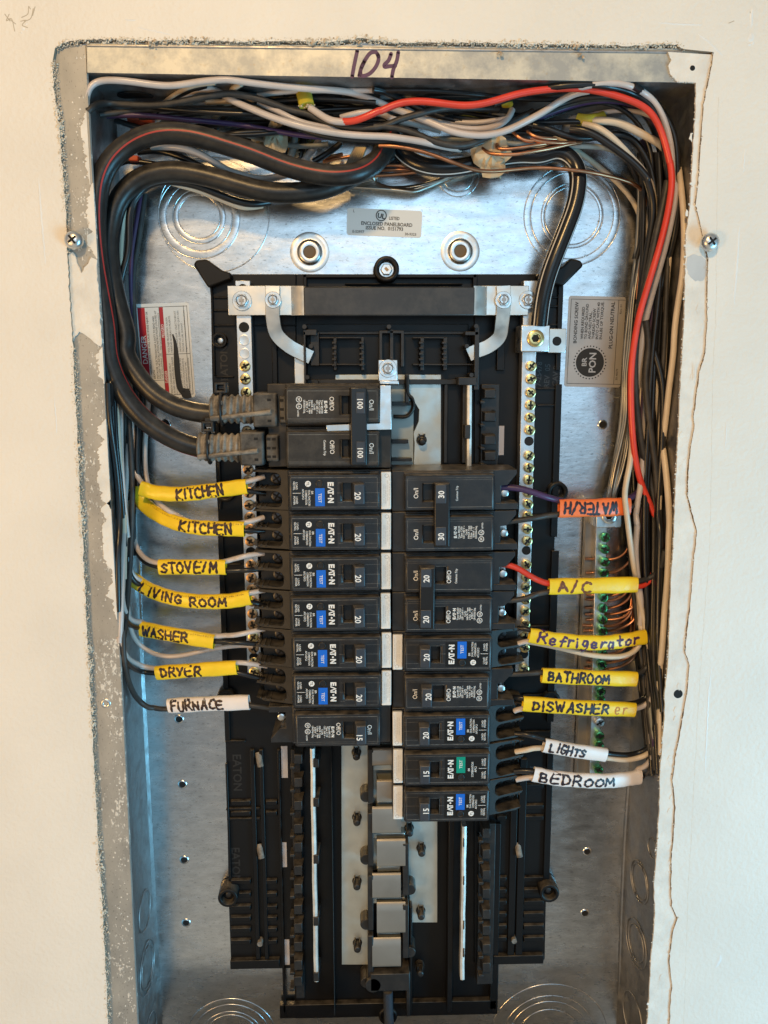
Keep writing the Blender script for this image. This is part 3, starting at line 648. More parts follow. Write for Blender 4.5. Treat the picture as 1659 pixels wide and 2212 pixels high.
for u0, u1, v in ((1180,1212,640),(1180,1212,660),(1180,1212,700),(1160,1208,838),(1160,1205,874),(1150,1202,1064),(1148,1200,1112),(1140,1196,1352),(1138,1196,1376),(1130,1193,1500),(1128,1190,1580)):
    rib(mb, u0, v, u1, v+4, 5, 7)
for v in (1620,1700,1744,1768,1900,1926,1951,1978,2004,2030):
    rib(mb, 1130, v-6, 1176, v+6, 5, 7.5, .7); rib(mb, 1072, v-6, 1096, v+6, 5, 7.5, .7)
for (u, v0, v1) in ((1207,600,800),(1200,830,1160),(1192,1190,1560),(1183,1600,1900),(1106,1640,2070),(1124,1640,2070)):
    rib(mb, u, v0, u+4, v1, 5, 8)
rib(mb, 1066, 2066, 1174, 2082, 3, 9)
mb.build('rib', MT['base'], o, bevel=.4)
mb = MB(); x, z = XZ(1164, 812, 6)
for k, s in enumerate(('17-25478', 'REV  05', 'CAV B')): mb.text(s, x+k*5.6, z, 5.25, 3.6, 88, .03)
x, z = XZ(1150, 1670, 6)
for k, s in enumerate(('17-25', 'REV', 'CAV')): mb.text(s, x+k*5.0, z, 5.25, 3.4, 88, .03)
mb.build('moulded_lettering', M('moulded_relief2', (.022, .023, .026), .5), o)
mb = MB()     # deep middle tray
mb.ub(603, 592, 1075, 2191, 1.0, 3.0)
tray = mb.build('centre_plate', MT['base'], B_, bevel=.5)
for (u, v0, v1, h) in ((719,1610,2195,16),(973,1770,2185,16)):
    mb = MB(); rib(mb, u-3, v0, u+3, v1, 3, h); mb.build('fin', MT['base'], tray, bevel=.4)
mb = MB()
rib(mb, 604, 2172, 1072, 2190, 3, 8); rib(mb, 604, 1620, 612, 2188, 3, 8); rib(mb, 1066, 1780, 1074, 2180, 3, 8)
mb.build('rib', MT['base'], tray, bevel=.4)
for u0, u1, v0, v1 in ((655,1030,592,600),(745,1000,612,615),(655,664,592,682),(1022,1030,592,682),(585,600,660,830),(1075,1090,690,800)):
    mb = MB(); rib(mb, u0, v0, u1, v1, 3, 9); mb.build('rib', MT['base'], tray, bevel=.4)
mb = MB(); rib(mb, 885, 1960, 890, 2190, 3, 14); mb.build('fin', MT['base'], tray, bevel=.4)
mb = MB(); rib(mb, 660, 700, 1010, 826, 3, 5); mb.build('raised_pad', MT['base'], tray, bevel=.4)
# corner ears
for pts in (((418,572),(424,562),(447,560),(480,584),(500,590),(500,604),(450,622)), ((1160,604),(1160,592),(1186,590),(1215,575),(1232,558),(1254,563),(1260,574),(1216,618))):
    mb = MB(); mb.prism([XZ(*p, 12) for p in pts], 2, 13); mb.build('corner_ear', MT['base'], B_, bevel=1.2)
# round bosses with screws
def boss(u, v, h, R, screw, deep=True):
    x, z = XZ(u, v, h); mb = MB(); r_ = R
    mb.ring(x, z, [(r_*1.05, 1), (r_, h), (r_*.93, h+.5), (r_*.72, h+.5), (r_*.64, h), (r_*.60, h-5), (.01, h-5)], 40)
    b = mb.build('mounting_boss', MT['base'], B_, smooth=50)
    mb = MB()
    if screw == 'hex':
        mb.cyl(x, z, 4.9, h-5, h-3.6, 32); mb.cyl(x, z, 4.1, h-3.6, h-1.0, 6, 3.7); s_ = mb.build('screw', MT['zinc'], b, bevel=.3); mq = MB(); a = 1.6
        mq.prism([(x-a, z+.3), (x+.3, z-a), (x+a, z-.3), (x-.3, z+a)], h-1.2, h-.95); mq.build('square_socket', MT['rust'], s_)
    else:
        mb.cyl(x, z, 2.6, h-5, h-4, 20, dome=.8); mb.build('screw', MT['zinc'] if screw == 'zinc' else MT['black'], b, smooth=50)
boss(835, 581, 14, 8.2, 'hex'); boss(474, 735, 9, 5.0, 'zinc'); boss(487, 1064, 9, 6.6, 'black'); boss(1205, 1063, 9, 7.0, 'zinc')
boss(489, 1510, 9, 7.0, 'black'); boss(1190, 1515, 9, 7.0, 'black'); boss(492, 1940, 14, 7.2, 'black'); boss(1187, 1930, 14, 7.2, 'black'); boss(838, 2196, 9, 7.0, 'black')
# standing fins of the upper end
mb = MB()
for u0, v0, u1, v1 in ((655,716,662,842),(655,712,684,724),(1026,705,1034,842),(1005,716,1034,724)): rib(mb, u0, v0, u1, v1, 3, 22)
for u0, v0, u1, v1 in ((670,718,690,790),(819,718,826,792),(866,718,873,792),(819,714,873,720),(842,712,850,800),(720,728,728,800),(780,728,787,800),(908,728,916,800),(958,728,966,800),(690,728,780,731),(690,786,790,789),(892,728,965,731),(892,786,1030,789)): rib(mb, u0, v0, u1, v1, 3, 15)
for k in range(5):
    for u in (724, 783, 912, 962): rib(mb, u-7, 738+k*12, u+3, 743+k*12, 3, 17)
rib(mb, 684, 716, 1010, 722, 3, 8); rib(mb, 662, 820, 1030, 830, 3, 10); rib(mb, 1000, 830, 1006, 1000, 3, 15); rib(mb, 960, 825, 966, 1000, 3, 9)
mb.build('fin', MT['black'], tray, bevel=.3)
mb = MB()
for (u, v) in ((658,706),(1028,705),(672,748),(1008,748),(664,815),(840,706),(1018,810),(683,826)): mb.cyl(*XZ(u, v, 22), 1.4, 10, 24, 12)
mb.build('peg', MT['black'], tray, smooth=40)
# bus plates of light metal
mb = MB(); mb.prism([XZ(*p, 6) for p in ((737,1605),(945,1605),(945,1993),(886,1993),(882,1860),(806,1880),(803,2084),(738,2084))], 3.2, 6)
bus = mb.build('bus_plate', MT['busplate'], B_, bevel=.3)
mb = MB(); mb.prism([XZ(*p, 6) for p in ((724,809),(953,809),(953,1006),(893,1006),(895,960),(893,935),(904,910),(905,885),(893,865),(880,840),(880,826),(724,826))], 3.2, 6)
mb.build('bus_plate', MT['busplate'], B_, bevel=.3)
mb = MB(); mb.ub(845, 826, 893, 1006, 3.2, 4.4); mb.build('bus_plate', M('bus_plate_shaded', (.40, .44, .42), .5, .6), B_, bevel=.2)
# black pins pushed through the plates
for (u, v) in ((770,1627),(771,1768),(771,1906),(772,2040),(910,1834),(909,1970),(907,2092),(911,951),(884,1791)):
    x, z = XZ(u, v, 8); mb = MB(); mb.cyl(x, z, 3.6, 3, 6.4, 20); mb.cyl(x, z-.6, 3.2, 6.3, 13, 16, 2.6, dome=1.0)
    for a in (-1.7, 1.7): mb.box(x+a-.4, x+a+.4, z+.5, z+4.4, 6, 12.0)
    mb.build('pin', MT['black'], B_, smooth=40)
# bus stabs with dusty rounded caps, set alternately to the left and right
for k, (v0, v1) in enumerate(((1618,1655),(1686,1733),(1745,1802),(1815,1874),(1889,1942),(1952,2018),(2029,2091))):
    dx = 7 if k % 2 else -3
    a, b = A(807+dx, v0, 20), A(869+dx, v1, 22); L_ = a[1]-b[1]; n_ = 9; vs = []
    prof = [(0, 18.2), (.06, 19.4), (.3, 20.2), (.6, 21), (.85, 21.6), (.94, 21.5), (.985, 20.9), (1.0, 19.6), (1.0, 12), (.9, 6)]
    for t, h in prof: vs += [(a[0], a[1]-L_*t, h), (b[0], a[1]-L_*t, h)]
    mb = MB(); mb.add(vs, [(2*i, 2*i+1, 2*i+3, 2*i+2) for i in range(len(prof)-1)])
    mb.add([(x, z, h) for x, z, h in vs[0::2]]+[(a[0], a[1], 6)], [tuple(range(len(prof)+1))]); mb.add([(x, z, h) for x, z, h in vs[1::2]]+[(b[0], a[1], 6)], [tuple(range(len(prof)+1))])
    st_ = mb.build('bus_stab', MT['stab'], B_, bevel=.7, smooth=40)
    mb = MB(); mb.ub(808+dx, v1-4, 872-dx, v1+11, 5, 13, 0, .8); mb.build('stab_ledge', MT['busplate'], st_, bevel=.5)
# barrier arms beside the stabs
mb = MB()
for (u0, u1, v0, v1, v2) in ((794,807,1620,1735,0),(794,807,1757,1870,0),(794,807,1892,2010,0),(794,807,2022,2135,0),(870,883,1823,1935,0),(870,883,1955,2070,0)):
    rib(mb, u0, v0, u1, v1, 3, 20)
    x, z = XZ(u0-3 if u0 < 850 else u1+2, v1-18, 14); mb.cyl(x, z, 4.6, 3, 17, 20, 4.3)
rib(mb, 800, 2105, 885, 2140, 3, 22); mb.cyl(*XZ(806, 2125, 20), 6, 3, 22, 20)
rib(mb, 878, 2100, 886, 2196, 3, 15)
mb.build('barrier_arm', MT['black'], B_, bevel=.5)
mb = MB(); mb.sweep(spline([A(838, 2140, 16), A(839, 2180, 14), A(843, 2250, 13)]), 3.6, 3.6, 12); mb.build('guide_rod', MT['handle'], B_)
mb = MB()
mb.sweep(spline([A(*p, 12) for p in ((850,900),(880,898),(892,880),(890,862),(880,850),(878,812))]), 1.4, 5, 8); rib(mb, 846, 868, 890, 876, 3, 12); rib(mb, 846, 1000-50, 882, 958, 3, 12); rib(mb, 846, 990, 890, 996, 3, 12); rib(mb, 876, 808, 884, 870, 3, 16)
mb.build('barrier_arm', MT['black'], B_, bevel=.3)
# pale rails on both sides, with dark clips
for (pl, clips) in ((((676,1612),(683,2112)), ((1650,),(1735,),(1858,),(1992,),(2112,))), (((1000,1779),(999,2108)), ((1822,),(1904,),(2000,),(2060,)))):
    mb = MB(); P = [A(u, v, 19) for u, v in pl]; xm = (P[0][0]+P[1][0])/2; P = [Vector((xm+.18*math.sin(q*2.2), P[0][1]+(P[1][1]-P[0][1])*q/9, 19)) for q in range(10)]; mb.sweep(P, 1.7, 4.5, 8, 6); rl = mb.build('neutral_rail', MT['buswhite'], B_)
    for (v,) in clips:
        mb = MB(); rib(mb, pl[0][0]-1, v-12, pl[0][0]+15 if pl[0][0] < 800 else pl[0][0]+5, v+10, 8, 24, .6); mb.build('clip', MT['black'], B_, bevel=.4)
mb = MB(); P = [A(u, v, 19) for u, v in ((1013,830),(1012,1005))]; mb.sweep(P, 1.6, 4, 8, 6); mb.build('neutral_rail', MT['buswhite'], B_)
for q in ((1004, 918, 1016, 948, 8, 24), (990, 815, 1030, 832, 3, 24)):
    mb = MB(); rib(mb, *q); mb.build('clip', MT['black'], B_, bevel=.4)
# combs that take the breaker hooks
def comb(u0, u1, vs, side):
    mb = MB(); rib(mb, u0, vs[0]-20, u1, vs[-1]+36, 3, 10); 
    for k, v in enumerate(vs):
        rib(mb, u0+4, v-12, u1-2, v+13, 8, 17 if k % 2 else 20, 1.0); rib(mb, u0-2, v+16, u0+8, v+22, 5, 15)
    m_ = mb.build('hook_comb', MT['black'], B_, bevel=.4)
    mb = MB()
    for k, v in enumerate(vs[::2]): mb.cyl(*XZ((u0+u1)/2+8*side, v+40, 10.4), 1.6, 9.5, 10.5, 12)
    mb.build('hole', MT['hole'], m_)
comb(628, 658, (1640,1690,1740,1790,1830,1880,1920,1965,2005,2045,2085,2120), 1)
comb(1036, 1064, (1800,1845,1890,1930,1975,2010,2050,2090), -1)
comb(1040, 1076, (850,900,950,985), 1)
MT['slotm'] = M('pale_slot_metal', (.50, .49, .52), .45, .3)
for (u0, v0, u1, v1) in ((607,1612,622,1680),(607,1820,620,1873),(612,2030,626,2084),(1060,1810,1074,1862),(1057,2012,1070,2060),(1076,920,1088,983)):
    mb = MB(); rib(mb, u0, v0, u1, v1, 3, 5.6); mb.build('pale_slot', MT['slotm'], B_)
for (u, v) in ((560,1640),(562,1838),(1120,1835)): MB().sweep([A(u-2, v-14, 6), A(u, v, 9), A(u+3, v+16, 10)], 2.2, 1.6, 10).build('dusty_peg', MT['boot'], B_, smooth=40)
for (u, v) in ((562,2036),(1110,2030)): MB().cyl(*XZ(u, v, 9), 2.0, 4, 11, 14).build('dusty_peg', MT['boot'], B_, smooth=40)
# ---------------------------------------------------------------- neutral strap across the top
N_ = thing('neutral_strap', 170, -105, 20, 'plated metal neutral strap with black insulated middle across the top of the breaker base', 'metal strap')
mb = MB(); mb.ub(491, 617, 655, 681, 20, 22); mb.build('strap_end', MT['tin'], N_, bevel=.3)
mb = MB(); mb.ub(1026, 617, 1141, 681, 20, 22); mb.build('strap_end', MT['tin'], N_, bevel=.3)
for ua, ub_, hk in ((628,657,26),(1023,1052,26)):
    mb = MB(); a, b = A(ua, 618, 24), A(ub_, 681, 24); n_ = 10; fl = 1 if ua > 800 else -1
    vs = []
    for k in range(n_+1):
        t = k/n_; x = a[0]+(b[0]-a[0])*t; s_ = t if fl < 0 else 1-t; vs += [(x, a[1], 22+3.4*math.sin(s_*1.5)), (x, b[1], 22+3.4*math.sin(s_*1.5))]
    mb.add(vs, [(2*i, 2*i+2, 2*i+3, 2*i+1) for i in range(n_)]); mb.build('strap_bend', MT['tin'], N_)
mb = MB(); mb.ub(655, 619, 1026, 682, 21.5, 25.5); mb.build('insulating_sleeve', M('strap_sleeve', (.020, .021, .023), .38, var=.2, vscale=30, dust=.15), N_, bevel=.8)
for pts in (((589,618),(589,650),(590,690),(598,722),(625,748),(655,764),(672,772)), ((1087,618),(1088,650),(1084,700),(1078,728),(1055,748),(1025,760),(1012,766))):
    mb = MB(); P = spline([A(*p, 23.5-max(0, (p[1]-660))*.05) for p in pts], 8); mb.sweep(P, 4.7, 1.1, 8, 8); mb.build('bent_leg', MT['tin'], N_)
mb = MB(); mb.ub(635, 745, 660, 842, 6, 14); mb.build('leg_foot', MT['tin'], N_, bevel=.3)
def hexscrew(u, v, h, r, parent, m=MT['zinc']):
    x, z = XZ(u, v, h); mb = MB(); mb.cyl(x, z, r, h, h+.9, 32); mb.cyl(x, z, r*.74, h+.9, h+3, 6, r*.70)
    s_ = mb.build('hex_screw', m, parent, bevel=.25); mb = MB(); mb.ring(x, z, [(r*.56, h+3.02), (r*.50, h+3.3), (r*.44, h+3.02)], 24)
    a = r*.26; mb.box(x-a, x+a, z-a*.6, z+a*.6, h+3, h+3.25); mb.box(x-a*.4, x+a*.4, z-r*.5, z+r*.5, h+3, h+3.15)
    mb.build('slot', MT['brass'] if r < 0 else MT['steel_side'], s_)
hexscrew(523, 650, 22, 6.2, N_); hexscrew(590, 648, 24, 5.2, N_); hexscrew(1087, 648, 24, 5.4, N_); hexscrew(1140, 648, 22, 5.8, N_)
# ---------------------------------------------------------------- terminal bars
def bar(name, label, cat, u_c, v0, v1, wd, h0, h1, m=MT['alu'], strip=None):
    a, b = A(*u_c, h1) if len(u_c) == 2 else None, None
    return None
def terminal_bar(name, label, line, wd, h0, h1, marks, mscrew, rs, tall, group=None, side=0, mats=None):
    (u0, v0), (u1, v1) = line; a, b = A(u0, v0, h1), A(u1, v1, h1)
    root = thing(name, a[0], (a[1]+b[1])/2, h0, label, 'terminal bar', group)
    mb = MB(); o = wd/2
    mb.add([(a[0]-o, a[1], h0), (a[0]+o, a[1], h0), (b[0]+o, b[1], h0), (b[0]-o, b[1], h0), (a[0]-o, a[1], h1), (a[0]+o, a[1], h1), (b[0]+o, b[1], h1), (b[0]-o, b[1], h1)],
           [(0, 3, 2, 1), (4, 5, 6, 7), (0, 1, 5, 4), (1, 2, 6, 5), (2, 3, 7, 6), (3, 0, 4, 7)])
    body = mb.build('bar', MT['alu'], root, bevel=.35)
    for k, (v, kind) in enumerate(marks):
        t = (v-v0)/(v1-v0); zz = A(u0+(u1-u0)*t, v, h1)[1]; f = (zz-a[1])/(b[1]-a[1]); x = a[0]+(b[0]-a[0])*f+side
        if kind == 'o':
            MB().cyl(x, zz, rs*.95, h1-.2, h1+.06, 20).build('screw_hole', MT['hole'], body)
        elif kind == 'c':
            mb = MB(); mb.ring(x, zz, [(rs*1.0, h1+.03), (rs*.95, h1+.10), (rs*.85, h1+.06), (.05, h1+.04)], 20); mb.build('clamped_hole', MT['zinc'], body)
        else:
            mm = {'b': MT['brass'], 'r': MT['rust'], 'g': MT['greenscrew'], 's': MT['zinc']}[kind]; tl = tall*random.uniform(.75, 1.1)
            mb = MB(); mb.cyl(x, zz, rs, h1-1, h1+tl, 22, rs, dome=.3); ang = random.uniform(0, 3.14)
            s_ = mb.build('screw', mm, root, smooth=45)
            mb = MB()
            for d_ in (0, math.pi/2):
                c_, q_ = math.cos(ang+d_), math.sin(ang+d_); w2 = rs*.20; l2 = rs*.86 if d_ == 0 else rs*.5
                mb.prism([(x+i*c_-j*q_, zz+i*q_+j*c_) for i, j in ((-l2, -w2), (l2, -w2), (l2, w2), (-l2, w2))], h1+tl, h1+tl+.33+(.02 if d_ else 0))
            mb.build('slot', MT['hole'], s_)
    return root
lm = [(625,'o'),(707,'o'),(735,'c'),(764,'c'),(791,'b'),(819,'b'),(848,'b'),(876,'b'),(904,'r'),(931,'r'),(985,'r'),(1014,'r'),(1037,'r'),(1064,'r'),(1091,'r'),(1117,'r'),(1143,'r'),(1169,'r'),(1192,'o'),(1220,'r'),(1248,'r'),(1273,'r'),(1299,'r'),(1325,'r'),(1350,'r'),(1376,'b'),(1400,'r'),(1420,'o'),(1430,'b'),(1451,'b')]
LB = terminal_bar('neutral_bar', 'silver terminal bar with gold and browned screws behind the yellow kitchen sleeves', ((524,606),(550,1461)), 9.6, 8, 19, lm, None, 3.55, 1.0, 'terminal bars of the neutral')
rm = [(791,'b'),(819,'b'),(848,'b'),(875,'b'),(902,'b'),(929,'b'),(953,'o'),(984,'b'),(1010,'b'),(1036,'b'),(1064,'b'),(1088,'b'),(1114,'b'),(1142,'b'),(1167,'b'),(1189,'o'),(1218,'b'),(1246,'b'),(1268,'b'),(1294,'b'),(1319,'b'),(1346,'b'),(1374,'b'),(1397,'b'),(1413,'o'),(1442,'b')]
RB = terminal_bar('neutral_bar', 'silver terminal bar of gold screws below the lug of the black neutral cable', ((1147,606),(1127,1452)), 9.4, 8, 19, rm, None, 3.3, 3.0, 'terminal bars of the neutral', 1.2)
gm = [(1159,'g'),(1184,'g'),(1211,'g'),(1236,'g'),(1262,'g'),(1288,'g'),(1312,'g'),(1336,'g'),(1360,'g'),(1384,'g'),(1408,'g'),(1432,'g'),(1458,'g'),(1490,'g'),(1508,'g'),(1532,'s'),(1557,'s'),(1586,'g'),(1606,'g'),(1632,'g'),(1659,'g')]
GB = terminal_bar('ground_bar', 'silver grounding bar of green screws along the right side of the box', ((1300,1118),(1284,1702)), 7.6, 5, 16, gm, None, 3.3, 4.2, None, 1.8)
# lugs
def lug(root, u0, v0, u1, v1, h0, h1, r):
    mb = MB(); mb.ub(u0, v0, u1, v1, h0, h1); l = mb.build('lug', MT['zinc'], root, bevel=.6)
    x, z = XZ((u0+u1)/2, (v0+v1)/2, h1); mb = MB(); mb.ring(x, z, [(r, h1), (r, h1+1.6), (r*.9, h1+2), (r*.55, h1+2), (r*.5, h1+.4), (.02, h1+.4)], 30); s_ = mb.build('set_screw', MT['brass' if r > 5 else 'zinc'], l, smooth=45)
    mb = MB(); mb.cyl(x, z, r*.48, h1+.42, h1+.6, 6); mb.build('hex_socket', MT['hole'], s_)
lug(RB, 1126, 702, 1187, 760, 10, 30, 5.4); lug(GB, 1289, 1090, 1342, 1140, 6, 26, 5.0)
mb = MB(); mb.ub(1185, 710, 1222, 762, 16, 18); tg = mb.build('lug_tab', MT['tin'], RB, bevel=.3); MB().cyl(*XZ(1203, 737, 18), 3.0, 17.9, 18.1, 24).build('hole', MT['hole'], tg)
mb = MB(); mb.ub(1266, 1105, 1280, 1704, 2, 8); mb.build('bar_foot', MT['stab'], GB, bevel=.3)
# ================================================================ circuit breakers
XM = A(847, 1350, 50)[0]                        # line where the two columns meet
ZL = [A(734, v, 56)[1] for v in (1063, 1151, 1237, 1324, 1411, 1496, 1578)]
z0, z6 = A(734, 1063, 56)[1], A(734, 1578, 56)[1]
PITCH = (z0-z6)/6
HB, HFc = 48.0, 55.5                            # shoulder and face of a breaker
PH = PITCH/2
def U_notch(xo, xi, za, zb, r):                 # outline points of a pocket that opens outwards (towards -x), from the top edge down
    pts = [(xo, za)]
    for k in range(7):
        t = math.radians(90-k*15); pts.append((xi-r+r*math.cos(t), za-r+r*math.sin(t)))
    for k in range(7):
        t = math.radians(-k*15); pts.append((xi-r+r*math.cos(t), zb+r+r*math.sin(t)))
    return pts+[(xo, zb)]
def jaws(root, two=True, m=MT['pocket']):
    Hh = lambda x, z: 45.5+min(0, x+70)*.42
    W2 = PH-.35; xo = -91.5
    out = [(-65.6, W2), (-86, W2)]
    if two: out += U_notch(-90, -70.5, W2-1.7, .9, 3.8)+U_notch(-91, -70.0, -.9, -W2+1.9, 3.8)+[(-85, -W2), (-65.6, -W2)]
    mb = MB(); mb.prism(out, 14, Hh); mb.box(-87, -68.5, -W2+1, W2-1, 12, 25)
    for zc in (5.8, -6.2):
        for k in range(3): mb.box(-88.5+k*3.3, -87.2+k*3.3, zc-5.6, zc-4.2, 20, 38.5+k*1.1)
    t = mb.build('terminal_pocket', m, root, bevel=.3)
    for zc in (6.0, -5.6):
        mb = MB(); mb.cyl(-74.5, zc, 3.9, 25, 31, 20, dome=.5); s_ = mb.build('terminal_screw', MT['dimscrew'], t, smooth=45)
        mb = MB(); a = 0.6 if zc > 0 else 1.0
        for d_ in (0, 1.57):
            c_, q_ = math.cos(a+d_), math.sin(a+d_); mb.prism([(-74.5+i*c_-j*q_, zc+i*q_+j*c_) for i, j in ((-3, -.5), (3, -.5), (3, .5), (-3, .5))], 31, 31.6+(.02 if d_ else 0))
        mb.build('slot', MT['hole'], s_)
def case(root, zc, x_in, face0, face1, slot, m, hz=11.1, low=46.5):
    # shoulder block plus raised face with the opening of the switch
    mb = MB(); mb.box(-66, -x_in, zc-PH+.12, zc+PH-.12, 10, HB-1.5); mb.box(-65.2, -8.2, zc-PH+.9, zc+PH-.9, HB-1.5, HB)
    c_ = mb.build('case', m, root, bevel=.5)
    mb = MB(); mb.plate(face0, face1, zc-hz, zc+hz, slot[0], slot[1], zc-5.7, zc+5.7, HB-.5, HFc)
    mb.build('face', m, root, bevel=1.5, seg=4)
    mb = MB(); e = HFc+.02; k = 1.7                     # scuffed edge lines; the wider top one also paints in the ridge's highlight
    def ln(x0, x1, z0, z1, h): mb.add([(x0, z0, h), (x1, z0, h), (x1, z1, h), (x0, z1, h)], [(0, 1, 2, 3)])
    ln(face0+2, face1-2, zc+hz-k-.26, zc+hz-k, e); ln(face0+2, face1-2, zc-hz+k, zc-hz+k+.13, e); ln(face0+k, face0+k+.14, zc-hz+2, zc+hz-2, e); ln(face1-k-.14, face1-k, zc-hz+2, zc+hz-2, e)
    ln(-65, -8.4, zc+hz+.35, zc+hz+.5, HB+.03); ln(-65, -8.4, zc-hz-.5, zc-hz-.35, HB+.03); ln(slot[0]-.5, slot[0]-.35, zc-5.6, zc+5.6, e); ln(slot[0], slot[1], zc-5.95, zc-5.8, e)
    mb.build('scuff_and_highlight', MT['worn'], root)
    mb = MB(); mb.box(slot[0]-.5, slot[1]+.5, zc-6.2, zc+6.2, HB-6, HB-.2); mb.build('switch_recess', MT['hole'], root)
    return c_
def handle(root, xc, zc, num, wd=7.2, hz=6.4, tie=None, rot=-90, gap=None):
    za, zb = (zc-hz, zc+hz) if tie is None else tie
    mb = MB(); H1 = HFc+8.5
    mb.add([(xc-wd/2-1.5, za+.4, HB-2), (xc+wd/2, za+.4, HB-2), (xc+wd/2, zb-.4, HB-2), (xc-wd/2-1.5, zb-.4, HB-2),
            (xc-wd/2+.6, za, H1), (xc+wd/2, za, H1-.6), (xc+wd/2, zb, H1-.6), (xc-wd/2+.6, zb, H1)], [(0, 3, 2, 1), (4, 5, 6, 7), (0, 1, 5, 4), (1, 2, 6, 5), (2, 3, 7, 6), (3, 0, 4, 7)])
    hnd = mb.build('handle', MT['handle'] if tie is None else MT['tiebar'], root, bevel=.7, seg=3)
    return hnd, H1
def number(hnd, num, x, z, h, size=3.9, bold=.025):
    MB().text(num, x, z, h, size, -90, bold, sx=.92).build('number', MT['ink'], hnd)
def eaton(mb, x, z, h, L_, cap):      # maker's name in cut letters, reading along -z
    W_ = L_/5.0; P = lambda p, q: (x+(q-.5)*cap, z-(p-2.5)*W_)
    def poly(pts): mb.add([(*P(*p), h) for p in pts], [tuple(range(len(pts)))])
    for y0, y1 in ((0, .25), (.38, .62), (.75, 1)): poly([(.36, y0), (.95, y0), (.95, y1), (.36, y1)])
    poly([(.05, 0), (.36, 0), (.36, 1), (.05, 1)])
    poly([(1.02, 0), (1.32, 0), (1.72, .72), (1.72, 1), (1.62, 1)]); poly([(2.35, 0), (2.05, 0), (1.74, .62), (1.74, 1), (1.8, 1)])
    poly([(2.0, .76), (2.95, .76), (2.95, 1), (2.0, 1)]); poly([(2.38, 0), (2.68, 0), (2.68, .75), (2.38, .75)])
    k = len(mb.v); cx_, cz_ = P(3.3, .48); r_ = cap*.17; mb.v += [(cx_+r_*math.cos(i*.785), cz_+r_*math.sin(i*.785), h) for i in range(8)]; mb.f.append(tuple(range(k, k+8)))
    poly([(3.75, 0), (4.05, 0), (4.05, 1), (3.75, 1)]); poly([(4.06, 1), (4.06, .6), (4.6, 0), (4.6, .4)]); poly([(4.62, 0), (4.92, 0), (4.92, 1), (4.62, 1)])
def outline(mb, x0, x1, zc, hz):      # worn edge lines of the moulding
    pass
def dual(label, num, strip='blue', kind='DUAL'):
    root = thing('circuit_breaker', 0, 0, 0, label, 'circuit breaker')
    case(root, 0, .6, -65, -7.7, (-31, -22.5), MT['breaker'])
    mb = MB(); mb.box(-7.0, -.7, -PH+1.2, PH-1.2, HB-.1, HB+2.4); mb.build('sticker', MT['sticker'], root, bevel=.5)
    mb = MB()
    for k, s in enumerate(('E-52977   CIRCUIT BREAKER, HFCI & GFCI', 'ALSO LISTED AS TYPE ETNHI', '1 POLE  ISSUE NO. 0123456', 'CONN. 8-14  60 HZ  120 V~')): mb.text(s, -1.7-k*1.15, 0 if k < 2 else -2, HB+2.45, .75, -90, maxw=19)
    mb.ring(-3.4, PH-3.6, [(1.0, HB+2.45), (1.3, HB+2.45)], 16); mb.build('printing', MT['greyink'], root)
    tb = HFc+.06
    mb = MB(); mb.box(-62.5, -48.2, -8.4, 8.2, HFc-.1, tb); mb.box(-42.3, -34.6, -8.4, 8.2, HFc-.1, tb); mb.box(-48.2, -42.3, 2.4, 8.2, HFc-.1, tb-.02); mb.build('name_label', MT['platelabel'], root)
    mb = MB(); mb.box(-48.2, -42.3, -8.7, 2.6, HFc-.1, tb+.06); bt = mb.build('test_button', MT[strip], root)
    mb = MB(); mb.text('TEST', -45.2, -3.6, tb+.1, 2.0, -90, .01); mb.build('lettering', MT['ink'], bt)
    mb = MB(); mb.ring(-45.4, 5.5, [(2.3, HFc), (2.2, tb+.7), (1.9, tb+.8), (1.7, tb+.3), (.05, tb+.25)], 24); mb.build('push_knob', MT['black'], bt, smooth=45)
    mb = MB(); eaton(mb, -38.5, -.2, tb+.05, 13.4, 3.8); h = tb+.05
    if kind == 'DUAL':
        mb.text('BR', -50.0, -.1, h, 1.35, -90, .01); mb.text('DUAL FUNCTION', -51.9, -3.5, h, 1.3, -90, .01, maxw=9.8); mb.text('COMBINATION', -53.8, -3.2, h, 1.3, -90, .01, maxw=9); mb.text('AFC/GFCI', -55.7, -1.2, h, 1.3, -90, .01, maxw=6.5)
        mb.ring(-52.6, 5.4, [(.02, h), (1.85, h)], 24); MB().text('TL', -52.6, 5.4, h+.06, 1.7, -90, .02).build('mark', MT['platelabel'], root)
    else:
        mb.text('BR', -50.6, .3, h, 1.4, -90, .01); mb.text('COMBINATION', -52.9, .2, h, 1.45, -90, .01, maxw=10.5); mb.text('AFCI', -55.0, .2, h, 1.45, -90, .01)
    for s, k, zc in (('LOAD', 0, 4.2), ('NEUTRAL', 1, 4.2), ('LOAD', 0, -4.9), ('POWER', 1, -4.9)): mb.text(s, -59.6-k*1.6, zc, h, 1.25, -90, .01, maxw=5.4)
    mb.add([(-62.2, -.55, h), (-57.2, -.55, h), (-57.2, -.3, h), (-62.2, -.3, h)], [(0, 1, 2, 3)])
    mb.build('lettering', MT['ink'], root)
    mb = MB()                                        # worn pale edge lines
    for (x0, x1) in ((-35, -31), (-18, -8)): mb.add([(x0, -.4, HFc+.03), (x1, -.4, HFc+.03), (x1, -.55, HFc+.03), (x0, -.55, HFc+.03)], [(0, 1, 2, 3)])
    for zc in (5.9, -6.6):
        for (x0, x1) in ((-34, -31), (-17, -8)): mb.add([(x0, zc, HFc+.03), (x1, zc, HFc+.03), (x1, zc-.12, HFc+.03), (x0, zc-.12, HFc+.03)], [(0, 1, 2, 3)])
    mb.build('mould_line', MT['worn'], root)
    hnd, H1 = handle(root, -21.0, -.3, num); number(hnd, num, -21.6, -1.2, H1+.12)
    jaws(root)
    return root
